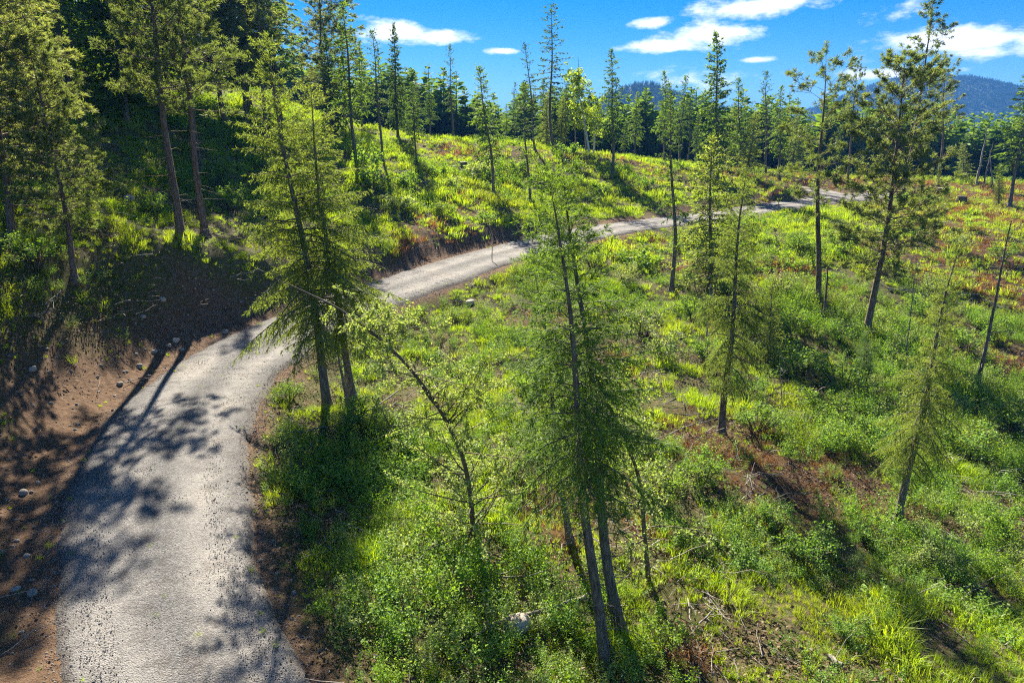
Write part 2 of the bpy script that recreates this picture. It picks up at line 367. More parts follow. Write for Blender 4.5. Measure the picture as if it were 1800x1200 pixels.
def ground_mat():
    m, nt, out = new_mat('hillside_soil'); N = nt.nodes; L = nt.links
    geo = N.new('ShaderNodeNewGeometry'); pos = geo.outputs['Position']
    at = N.new('ShaderNodeAttribute'); at.attribute_name = 'dirt'
    ab = N.new('ShaderNodeAttribute'); ab.attribute_name = 'brown'
    n1 = noise(nt, pos, .8, 6, .6); n2 = noise(nt, pos, 6, 5, .65); n3 = noise(nt, pos, 28, 4, .7)
    turf = ramp(nt, n1, [(.3, (.045, .065, .018)), (.5, (.085, .095, .028)), (.7, (.10, .085, .04))])
    litter = ramp(nt, n2, [(.35, (.05, .036, .022)), (.55, (.12, .085, .05)), (.72, (.22, .165, .10))])
    turf = mixc(nt, ramp(nt, n2, [(.45, (0, 0, 0)), (.62, (1, 1, 1))]), turf, litter)
    rust = ramp(nt, n2, [(.3, (.055, .034, .02)), (.7, (.15, .095, .055))])
    turf = mixc(nt, ab.outputs['Fac'], turf, rust)
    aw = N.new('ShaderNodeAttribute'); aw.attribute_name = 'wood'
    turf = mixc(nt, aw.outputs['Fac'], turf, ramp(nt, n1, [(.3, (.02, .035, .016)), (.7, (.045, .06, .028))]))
    soil = ramp(nt, n2, [(.28, (.055, .032, .020)), (.5, (.13, .078, .048)), (.66, (.19, .122, .078)), (.8, (.30, .23, .17))])
    soil = mixc(nt, ramp(nt, n3, [(.4, (0, 0, 0)), (.75, (.8, .8, .8))]), soil, (.17, .12, .08))
    col = mixc(nt, at.outputs['Fac'], turf, soil)
    # the far valley floor is wooded
    cd_ = N.new('ShaderNodeCameraData')
    b = N.new('ShaderNodeBsdfPrincipled'); L.new(col, b.inputs['Base Color']); b.inputs['Roughness'].default_value = 1; b.inputs['Specular IOR Level'].default_value = .1
    N.remove(cd_)
    bn = N.new('ShaderNodeBump'); bn.inputs['Distance'].default_value = .10
    L.new(mixc(nt, .4, n2, n3), bn.inputs['Height']); L.new(bn.outputs[0], b.inputs['Normal'])
    L.new(b.outputs[0], out.inputs[0]); return m
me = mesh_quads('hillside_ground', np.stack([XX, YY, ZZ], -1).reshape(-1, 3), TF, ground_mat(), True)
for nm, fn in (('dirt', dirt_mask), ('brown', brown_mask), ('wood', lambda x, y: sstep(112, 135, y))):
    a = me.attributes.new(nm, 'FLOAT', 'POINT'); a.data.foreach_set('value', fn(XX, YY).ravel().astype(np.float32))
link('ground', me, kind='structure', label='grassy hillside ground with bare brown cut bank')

def gravel_mat():
    m, nt, out = new_mat('crushed_gravel'); N = nt.nodes; L = nt.links
    geo = N.new('ShaderNodeNewGeometry'); pos = geo.outputs['Position']
    at = N.new('ShaderNodeAttribute'); at.attribute_name = 'track'
    v = N.new('ShaderNodeTexVoronoi'); v.inputs['Scale'].default_value = 42; L.new(pos, v.inputs['Vector'])
    v2 = N.new('ShaderNodeTexVoronoi'); v2.inputs['Scale'].default_value = 105; L.new(pos, v2.inputs['Vector'])
    n1 = noise(nt, pos, .7, 5, .6); n2 = noise(nt, pos, 12, 6, .75)
    sp = N.new('ShaderNodeSeparateColor'); L.new(v.outputs['Color'], sp.inputs[0])
    sp2 = N.new('ShaderNodeSeparateColor'); L.new(v2.outputs['Color'], sp2.inputs[0])
    f = math_n(nt, 'ADD', math_n(nt, 'MULTIPLY', sp.outputs[0], .35), math_n(nt, 'MULTIPLY', sp2.outputs[0], .35))
    f = math_n(nt, 'ADD', f, math_n(nt, 'MULTIPLY', n2, .3))
    stone = ramp(nt, f, [(.15, (.055, .053, .055)), (.42, (.15, .146, .145)), (.62, (.225, .218, .214)), (.88, (.37, .36, .352))])
    fines = ramp(nt, n2, [(.3, (.225, .215, .207)), (.7, (.335, .318, .303))])
    k = math_n(nt, 'MULTIPLY', at.outputs['Fac'], ramp(nt, n1, [(.3, (.35, .35, .35)), (.6, (.95, .95, .95))]))
    off = ramp(nt, at.outputs['Fac'], [(0, (.74, .75, .77)), (.5, (1, 1, 1))])
    col = mixc(nt, k, mixc(nt, 1.0, stone, off, 'MULTIPLY'), fines)
    big = noise(nt, pos, .35, 4, .6); mid = noise(nt, pos, 2.2, 5, .65)
    col = mixc(nt, 1.0, col, ramp(nt, big, [(.3, (.78, .77, .77)), (.5, (1, 1, 1)), (.7, (1.12, 1.08, 1.03))]), 'MULTIPLY')
    col = mixc(nt, 1.0, col, ramp(nt, mid, [(.32, (.72, .70, .68)), (.5, (1, 1, 1)), (.7, (1.1, 1.08, 1.05))]), 'MULTIPLY')
    ae = N.new('ShaderNodeAttribute'); ae.attribute_name = 'edge'
    col = mixc(nt, math_n(nt, 'MULTIPLY', ae.outputs['Fac'], ramp(nt, n2, [(.4, (.2, .2, .2)), (.6, (1, 1, 1))])), col, (.10, .072, .05))
    b = N.new('ShaderNodeBsdfPrincipled'); L.new(col, b.inputs['Base Color']); b.inputs['Roughness'].default_value = .95; b.inputs['Specular IOR Level'].default_value = .2
    bn = N.new('ShaderNodeBump'); bn.inputs['Distance'].default_value = .03
    hgt = math_n(nt, 'ADD', math_n(nt, 'MULTIPLY', v.outputs['Distance'], -.6), n2)
    L.new(hgt, bn.inputs['Height']); L.new(bn.outputs[0], b.inputs['Normal'])
    L.new(b.outputs[0], out.inputs[0]); return m
M['gravel'] = gravel_mat()
def make_road(name, RD, hw, lift, label):
    P = resample(RD, .25); n = len(P)
    hw = np.interp(P[:, 1], [4, 9, 12, 15, 22, 60, 72, 80], [1.2, 1.33, 1.6, 1.92, 2.0, 2.08, 2.3, 3.2]) if name == 'gravel_road' else hw+P[:, 0]*0
    T = np.gradient(P[:, :2], axis=0); T /= np.linalg.norm(T, axis=1)[:, None]; Nn = np.stack([-T[:, 1], T[:, 0]], 1)
    lat = np.array([-1, -.93, -.84, -.72, -.6, -.48, -.36, -.24, -.12, 0, .12, .24, .36, .48, .6, .72, .84, .93, 1])
    s = np.arange(n)*.25
    ragl = hw+.30+(fbm(s, s*0, 1.3, 41)-.5)*.5; ragr = hw+.30+(fbm(s, s*0+50, 1.3, 43)-.5)*.5
    V = np.empty((n, len(lat), 3)); tr = np.empty((n, len(lat)))
    for j, l in enumerate(lat):
        w = np.where(l < 0, ragr, ragl)*l
        V[:, j, 0] = P[:, 0]+Nn[:, 0]*w; V[:, j, 1] = P[:, 1]+Nn[:, 1]*w
        rut = .035*(np.exp(-((abs(l)*hw-.85)/.28)**2))
        V[:, j, 2] = P[:, 2]+lift+.05*(1-l*l)-rut-(.16 if abs(l) > .97 else .035 if abs(l) > .9 else 0)+(fbm(V[:, j, 0], V[:, j, 1], .5, 45, 2)-.5)*.035
        tr[:, j] = np.exp(-((abs(l)*hw-.85)/.42)**2)
    nl = len(lat); i, j = np.meshgrid(np.arange(n-1), np.arange(nl-1), indexing='ij')
    F = np.stack([i*nl+j+1, i*nl+j, (i+1)*nl+j, (i+1)*nl+j+1], -1).reshape(-1, 4)
    me = mesh_quads(name, V.reshape(-1, 3), F, M['gravel'], True)
    a = me.attributes.new('track', 'FLOAT', 'POINT'); a.data.foreach_set('value', tr.ravel().astype(np.float32))
    ed = np.repeat(sstep(.80, 1.0, np.abs(lat))[None], n, 0)
    a = me.attributes.new('edge', 'FLOAT', 'POINT'); a.data.foreach_set('value', ed.ravel().astype(np.float32))
    link(name, me, kind='structure', label=label)
make_road('gravel_road', ROAD, HW, 0, 'pale gravel road winding up the cleared hillside')
make_road('gravel_side_road', BR, 1.7, .012, 'short gravel branch turning off behind the dirt mound')

# ------------------------------------------------------------------ scattering of uncountable ground cover
PROTO = {}
def proto(colname, meshes):
    c = bpy.data.collections.new(colname)
    for k, me in enumerate(meshes):
        o = bpy.data.objects.new(f'{colname}_{k:02d}', me); c.objects.link(o)
    PROTO[colname] = (c, len(meshes)); return c
def scatter(name, colname, P, rot, scl, rng, label):
    c, n = PROTO[colname]
    me = bpy.data.meshes.new(name); me.vertices.add(len(P)); me.vertices.foreach_set('co', np.asarray(P, np.float32).ravel())
    a = me.attributes.new('rot', 'FLOAT_VECTOR', 'POINT'); a.data.foreach_set('vector', np.asarray(rot, np.float32).ravel())
    a = me.attributes.new('scl', 'FLOAT_VECTOR', 'POINT'); a.data.foreach_set('vector', np.asarray(scl, np.float32).ravel())
    a = me.attributes.new('pick', 'INT', 'POINT'); a.data.foreach_set('value', rng.integers(0, n, len(P)).astype(np.int32))
    o = link(name, me, kind='stuff', label=label)
    ng = bpy.data.node_groups.new(name+'_nodes', 'GeometryNodeTree')
    ng.interface.new_socket('Geometry', in_out='INPUT', socket_type='NodeSocketGeometry'); ng.interface.new_socket('Geometry', in_out='OUTPUT', socket_type='NodeSocketGeometry')
    N = ng.nodes; L = ng.links
    gi = N.new('NodeGroupInput'); go = N.new('NodeGroupOutput')
    ip = N.new('GeometryNodeInstanceOnPoints'); ci = N.new('GeometryNodeCollectionInfo')
    ci.inputs['Collection'].default_value = c; ci.inputs['Separate Children'].default_value = True; ci.inputs['Reset Children'].default_value = True
    def attr(nm, t):
        q = N.new('GeometryNodeInputNamedAttribute'); q.data_type = t; q.inputs['Name'].default_value = nm; return q.outputs['Attribute']
    L.new(gi.outputs[0], ip.inputs['Points']); L.new(ci.outputs[0], ip.inputs['Instance']); ip.inputs['Pick Instance'].default_value = True
    L.new(attr('pick', 'INT'), ip.inputs['Instance Index']); L.new(attr('rot', 'FLOAT_VECTOR'), ip.inputs['Rotation']); L.new(attr('scl', 'FLOAT_VECTOR'), ip.inputs['Scale'])
    L.new(ip.outputs[0], go.inputs[0])
    md = o.modifiers.new('scatter', 'NODES'); md.node_group = ng
    return o
def candidates(rng, y0, y1, dens, margin=5):
    """jittered points on the ground that the camera could see between two distances"""
    st = 1/math.sqrt(dens); w = y1*.8+margin
    a, b = np.meshgrid(np.arange(-w, w, st), np.arange(y0, y1, st))
    a = a.ravel()+rng.uniform(-.5, .5, a.size)*st; b = b.ravel()+rng.uniform(-.5, .5, b.size)*st
    k = (np.abs(a) < b*.80+margin) & (a > -75) & (a < 85)
    return a[k], b[k]
def rots(rng, n, tilt=.15): return np.c_[rng.normal(size=n)*tilt, rng.normal(size=n)*tilt, rng.uniform(0, 6.283, n)]

def tuft(seed, nb, h, spread, w, mat, arch=.5):
    rng = np.random.default_rng(seed); q = QB()
    th = rng.uniform(0, 6.283, nb); r = spread*np.sqrt(rng.random(nb))
    B = np.c_[r*np.cos(th), r*np.sin(th), np.full(nb, -.04)]
    az = th+rng.normal(size=nb)*.7; ln = h*rng.uniform(.45, 1.1, nb); ar = arch*rng.uniform(.3, 1.3, nb)
    D = np.c_[np.cos(az), np.sin(az), np.zeros(nb)]; S = np.c_[-np.sin(az), np.cos(az), np.zeros(nb)]
    ang = rng.normal(size=nb)*.8; S = S*np.cos(ang)[:, None]+D*np.sin(ang)[:, None]
    up = np.array([0, 0, 1.])
    m_ = B+up*(ln*.6)[:, None]+D*(ln*ar*.25)[:, None]; t_ = B+up*(ln*(1-.25*ar))[:, None]+D*(ln*ar*.8)[:, None]
    ww = (w*rng.uniform(.7, 1.3, nb))[:, None]
    V = np.stack([B-S*ww*.5, B+S*ww*.5, m_+S*ww*.42, m_-S*ww*.42, t_+S*ww*.06, t_-S*ww*.06], 1).reshape(-1, 3)
    i = np.arange(nb)*6
    F = np.concatenate([np.stack([i, i+1, i+2, i+3], 1), np.stack([i+3, i+2, i+4, i+5], 1)])
    q.add(V, F); return q.mesh(f'tuft_{seed}', mat)
def herb(seed, nst, h, spread, leaf, mat):
    rng = np.random.default_rng(seed); q = QB(); bs = []; ds = []; ls = []
    for k in range(nst):
        th = rng.uniform(0, 6.283); r = spread*math.sqrt(rng.random()); b = np.array([r*math.cos(th), r*math.sin(th), -.03])
        hh = h*rng.uniform(.45, 1.1); tip = b+np.array([math.cos(th)*hh*.3, math.sin(th)*hh*.3, hh])
        n = int(7*rng.uniform(.8, 1.5))
        for t in np.linspace(.2, 1, n):
            p = b+(tip-b)*t; a = rng.uniform(0, 6.283); bs.append(p); ds.append([math.cos(a), math.sin(a), rng.uniform(-.15, .6)]); ls.append(leaf*rng.uniform(.6, 1.3))
    bs = np.array(bs); ds = np.array(ds); ls = np.array(ls)
    q.cards(bs, ds, ls, ls*.6, rng, .45, np.array([0, 0, 1.]), .08)
    return q.mesh(f'herb_{seed}', mat)
def twigs(seed, mat):
    rng = np.random.default_rng(seed); n = 5
    P = np.zeros((n, 4, 3)); Rd = np.zeros((n, 4))
    for k in range(n):
        a = rng.uniform(0, 6.283); l = rng.uniform(.25, .9); c = rng.normal(size=3)*np.array([.25, .25, .02]); d = np.array([math.cos(a), math.sin(a), rng.uniform(-.05, .25)])
        for j in range(4): P[k, j] = c+d*l*j/3+rng.normal(size=3)*.03+np.array([0, 0, .04])
        Rd[k] = np.linspace(.012, .004, 4)*rng.uniform(.6, 1.3)
    q = QB(); q.tubes(P, Rd, 3); return q.mesh(f'twigs_{seed}', mat)
def stone_mesh(seed, mat, flat=.7, sub=3):
    rng = np.random.default_rng(seed); q = QB()
    u = np.linspace(-1, 1, sub+1); a, b = np.meshgrid(u, u, indexing='ij'); a = a.ravel(); b = b.ravel(); o = np.ones_like(a)
    V = np.concatenate([np.c_[a, b, o], np.c_[b, a, -o], np.c_[o, a, b], np.c_[-o, b, a], np.c_[b, o, a], np.c_[a, -o, b]])
    V = V/np.linalg.norm(V, axis=1)[:, None]**.85
    w = rng.normal(size=(4, 3))*1.7; ph = rng.uniform(0, 6, 4)
    k = 1+.13*np.sin(V@w.T+ph).sum(1)*.6
    V = V*k[:, None]*np.array([1, rng.uniform(.65, .95), flat])*.5
    n = sub+1; i, j = np.meshgrid(np.arange(sub), np.arange(sub), indexing='ij'); f = np.stack([i*n+j, (i+1)*n+j, (i+1)*n+j+1, i*n+j+1], -1).reshape(-1, 4)
    F = np.concatenate([f+s*n*n for s in range(6)])
    # weld the cube's seams so that the stone shades as one body
    key = np.round(V, 5); uq, inv = np.unique(key, axis=0, return_inverse=True)
    return mesh_quads(f'stone_{seed}', uq, inv.ravel()[F], mat, True)

proto('grass_near', [tuft(100+k, 46, .36, .15, .013, M['grass'], .6) for k in range(5)]+[tuft(110+k, 34, .5, .12, .012, M['grass'], .8) for k in range(3)])
proto('grass_far', [tuft(120+k, 34, .46, .30, .030, M['grass'], .6) for k in range(5)])
proto('dry_near', [tuft(130+k, 34, .38, .20, .012, M['dry'], .9) for k in range(4)])
proto('dry_far', [tuft(140+k, 28, .42, .34, .030, M['dry'], .8) for k in range(4)])
proto('herb_near', [herb(150+k, 20, .34, .24, .055, M['herb']) for k in range(5)]+[herb(160+k, 13, .55, .2, .062, M['shrub']) for k in range(3)])
proto('herb_far', [herb(170+k, 12, .5, .42, .15, M['herb']) for k in range(3)])
def litter(seed):
    rng = np.random.default_rng(seed); q = QB(); n = 46
    b = np.c_[rng.normal(size=(n, 2))*.3, np.abs(rng.normal(size=n))*.012+.008]; a = rng.uniform(0, 6.28, n); d = np.c_[np.cos(a), np.sin(a), rng.normal(size=n)*.18]
    l = rng.uniform(.03, .09, n); q.cards(b, d, l, l*.55, rng, .5, np.array([0, 0, 1.]), .06)
    return q.mesh(f'litter_{seed}', M['litter'])
M['litter'] = leaf_mat('leaf_litter', [(.06, .038, .022), (.13, .085, .05), (.24, .18, .12)], .1, (1, 1, 1), .01, .6)
def brush(seed, h, w, nst, nleaf, leaf, mat):
    rng = np.random.default_rng(seed); q = QB(); a = rng.uniform(0, 6.28, nst); el = rng.uniform(.3, 1, nst)
    tip = np.c_[np.cos(a)*w*(1-el*.5), np.sin(a)*w*(1-el*.5), h*el]; I = rng.integers(0, nst, nleaf); t = rng.uniform(.25, 1.05, nleaf)[:, None]
    b = tip[I]*t+np.array([0, 0, 1])*h*.3*(t*(1-t))+rng.normal(size=(nleaf, 3))*leaf*1.1; ls = leaf*rng.uniform(.6, 1.3, nleaf)
    d = rng.normal(size=(nleaf, 3)); d[:, 2] += .3; q.cards(b, d, ls, ls*.6, rng, .45, np.array([0, 0, 1.]), .07)
    S = np.linspace(0, 1, 3)[None, :, None]; P = tip[:, None]*S; q.tubes(P, np.full((nst, 3), .004), 3)
    return q.mesh(f'brush_{seed}', mat)
proto('litter', [litter(250+k) for k in range(5)])
proto('brush', [brush(260+k, .8, .5, 14, 480, .048, M[m_]) for k, m_ in enumerate(['shrub', 'herb', 'shrub', 'leaf', 'herb'])])
proto('brush_far', [brush(270+k, .8, .6, 10, 150, .13, M[m_]) for k, m_ in enumerate(['shrub', 'herb', 'herb'])])
proto('twig_litter', [twigs(180+k, M['grey_wood']) for k in range(6)])
proto('pebbles', [stone_mesh(190+k, M['rock'], .7, 2) for k in range(5)])

def build_cover():
    rng = np.random.default_rng(11)
    zones = [(4, 22, 24, 'near'), (22, 44, 12, 'near'), (44, 72, 6, 'far'), (72, 118, 2.6, 'far')]
    acc = {}
    for y0, y1, dens, kind in zones:
        x, y = candidates(rng, y0, y1, dens)
        dm = dirt_mask(x, y); bm = brown_mask(x, y)
        dR = np.minimum(road_dist(x, y, ROAD)[0]-HW, road_dist(x, y, BR)[0]-1.7)
        g1 = fbm(x, y, 4.5, 51, 3); g2 = fbm(x, y, 1.1, 57, 2); g3 = fbm(x, y, 3.0, 58, 2); bare = fbm(x, y, 1.6, 61, 3)
        u = rng.random(len(x))
        ok = (dR > .12+.4*u) & (rng.random(len(x)) > dm*.965)
        meadow = y > 46
        bare_k = np.where(meadow, .22, np.where(x > -6, .37, .16))
        ok &= ~((bare < bare_k) & (rng.random(len(x)) < .8))
        ok &= ~((g2 < .40) & (rng.random(len(x)) < np.where(meadow, .45, .88)))
        ok |= (bm > .35) & (dR > .4) & (dm < .3) & (rng.random(len(x)) < .7)
        isdry = ok & (rng.random(len(x)) < bm*np.where(meadow & (x < 22), .35, np.where(meadow, .65, .75)))
        herbp = np.clip((g1-.45)*4, .06, .75)*np.where(meadow, .18, np.where(x < -9, .3, 1))
        isherb = ok & ~isdry & (rng.random(len(x)) < herbp)
        isgr = ok & ~isdry & ~isherb
        edge = sstep(0, 1.2, dR)*.5+.5
        size = (.22+1.15*np.clip(g2*1.25-.12, 0, 1)**1.7)*(.65+.7*g3)*edge*np.where(dm > .3, .6, 1)*(1.15 if kind == 'far' else 1 if y0 > 20 else .88)
        z = height(x, y)
        for nm, k in (('grass_', isgr), ('dry_', isdry), ('herb_', isherb)):
            s = size[k]*rng.uniform(.7, 1.35, k.sum())
            acc.setdefault(nm+kind, []).append((np.c_[x[k], y[k], z[k]], s))
    names = {'grass_near': ('grass', 'lush backlit green grass covering the near slope'), 'grass_far': ('meadow_grass', 'yellow-green grass of the meadow above the road'),
             'dry_near': ('dry_bracken', 'rusty brown dry bracken and grass on the slope'), 'dry_far': ('dry_meadow_grass', 'reddish dry growth along the meadow crest and flat'),
             'herb_near': ('undergrowth', 'leafy green undergrowth on the slope below the road'), 'herb_far': ('meadow_undergrowth', 'leafy low undergrowth scattered through the meadow')}
    for key, lst in acc.items():
        P = np.concatenate([a for a, _ in lst]); s = np.concatenate([b for _, b in lst]); n = len(P)
        S = np.c_[s*rng.uniform(.9, 1.25, n), s*rng.uniform(.9, 1.25, n), s]
        scatter(names[key][0], key, P, rots(rng, n), S, rng, names[key][1])
        print('cover', key, n)
    # knee-high brush in thickets, leaf litter on the bare soil
    for nm, pr, y0, y1, dens, thr in (('brush', 'brush', 8, 44, 3.8, .56), ('far_brush', 'brush_far', 42, 100, 1.0, .57)):
        x, y = candidates(rng, y0, y1, dens); n = fbm(x, y, 6.5, 81, 3); dR = np.minimum(road_dist(x, y, ROAD)[0]-HW, road_dist(x, y, BR)[0]-1.7)
        n = n+np.where((x > 0) & (y > 17) & (y < 46), .075, 0)-np.where((x < -7) & (y < 44), .12, 0); k = (n+rng.normal(size=len(x))*.05+.35*(vnoise(x, y, 1.3, 83)-.5) > thr) & (dR > 1.1) & (dirt_mask(x, y) < .3) & (rng.random(len(x)) > brown_mask(x, y)); x, y, n = x[k], y[k], n[k]
        s = (.55+2.2*np.clip(n-thr, 0, .3))*rng.uniform(.55, 1.35, len(x))
        scatter(nm, pr, np.c_[x, y, height(x, y)-.02], rots(rng, len(x), .1), np.c_[s*1.1, s*1.1, s], rng, 'knee-high leafy brush in thickets over the slope' if nm == 'brush' else 'low brush scattered over the meadow and flat')
        print('cover', nm, len(x))
    x, y = candidates(rng, 6, 40, 9); k = (road_dist(x, y, ROAD)[0] > HW+.5) & (fbm(x, y, 1.6, 61, 3) < .45) & ((dirt_mask(x, y) < .5) | (rng.random(len(x)) < .25)); x, y = x[k], y[k]
    s = rng.uniform(.7, 1.5, len(x)); scatter('leaf_litter', 'litter', np.c_[x, y, height(x, y)], rots(rng, len(x), .12), np.c_[s, s, s], rng, 'brown leaf litter on the bare soil')
    # a few weeds on the road's crown and shoulders
    i = rng.integers(20, len(ROAD)-60, 150); l = np.where(rng.random(150) < .4, rng.normal(size=150)*.12, np.sign(rng.normal(size=150))*rng.uniform(.82, 1.05, 150)); T = np.gradient(ROAD[:, :2], axis=0); T /= np.linalg.norm(T, axis=1)[:, None]
    w = l*RHW[i]; x = ROAD[i, 0]-T[i, 1]*w; y = ROAD[i, 1]+T[i, 0]*w; s = rng.uniform(.12, .38, 150)
    scatter('road_weeds', 'grass_near', np.c_[x, y, ROAD[i, 2]+.02], rots(rng, 150), np.c_[s, s, s*.8], rng, 'small weeds growing on the gravel')
    # litter of twigs
    x, y = candidates(rng, 6, 60, 1.3); k = (road_dist(x, y, ROAD)[0] > HW+.4); x, y = x[k], y[k]; k = (fbm(x, y, 3, 71, 2) > .5) & ((dirt_mask(x, y) < .4) | (rng.random(len(x)) < .12)); x, y = x[k], y[k]
    s = rng.uniform(.7, 1.9, len(x)); scatter('twig_litter', 'twig_litter', np.c_[x, y, height(x, y)], rots(rng, len(x), .1), np.c_[s, s, s], rng, 'fallen grey twigs littering the slope')
    # loose stones on the bare bank
    x, y = candidates(rng, 6, 48, 14); dm = dirt_mask(x, y); d, sd, _, _ = road_dist(x, y, ROAD)
    k = (dm > .5) & (d > HW+.15) & (rng.random(len(x)) < .55); x, y = x[k], y[k]
    s = .03+.10*rng.random(len(x))**5+.02*rng.random(len(x)); scatter('loose_stones', 'pebbles', np.c_[x, y, height(x, y)], rots(rng, len(x), .6), np.c_[s, s, s], rng, 'small loose stones strewn over the bare bank')
    # coarse gravel on the near road
    st = []
    P = ROAD[(ROAD[:, 1] < 40)]
    n = 95000; i = rng.integers(0, len(P)-1, n); T = np.gradient(P[:, :2], axis=0); T /= np.linalg.norm(T, axis=1)[:, None]
    l = rng.uniform(-1, 1, n); l = np.sign(l)*np.abs(l)**.75*1.16; w = l*(RHW[:len(P)][i]+.22)
    x = P[i, 0]-T[i, 1]*w+T[i, 0]*rng.uniform(-.3, .3, n); y = P[i, 1]+T[i, 0]*w+T[i, 1]*rng.uniform(-.3, .3, n)
    keep = (rng.random(n) > .65*np.exp(-((np.abs(l)*HW-.85)/.4)**2)); x, y, l, i = x[keep], y[keep], l[keep], i[keep]
    z = P[i, 2]+.05*(1-l*l)-.004-.035*np.exp(-((np.abs(l)*HW-.85)/.28)**2)
    s = .012+.02*rng.random(len(x))**3; z = np.where(np.abs(l) > .95, height(x, y)+.005, z); scatter('road_gravel', 'gravel_bits', np.c_[x, y, z], rots(rng, len(x), .8), np.c_[s, s, s], rng, 'loose grey gravel lying on the road')
M['gravel_bit'] = solid_mat('gravel_stone', [(.15, .145, .14), (.25, .24, .23), (.36, .345, .33)], 3, .95, obj_rand=.45)
proto('gravel_bits', [stone_mesh(195+k, M['gravel_bit'], .75, 2) for k in range(4)])
build_cover()
# ------------------------------------------------------------------ tree makers
def trunk_path(H, rng, bend=.0, n=14):
    t = np.linspace(0, 1, n); b = bend*H
    ph = rng.uniform(0, 6.28)
    x = b*np.sin(math.pi*t)*math.cos(ph)+H*.006*np.sin(t*9+ph); y = b*np.sin(math.pi*t)*math.sin(ph)+H*.006*np.cos(t*8+ph*2)
    x -= x[0]; y -= y[0]; x -= x[-1]*t; y -= y[-1]*t
    return np.c_[x, y, t*H]
def on_path(P, t):
    k = np.linspace(0, 1, len(P)); return np.stack([np.interp(t, k, P[:, i]) for i in range(3)], -1)

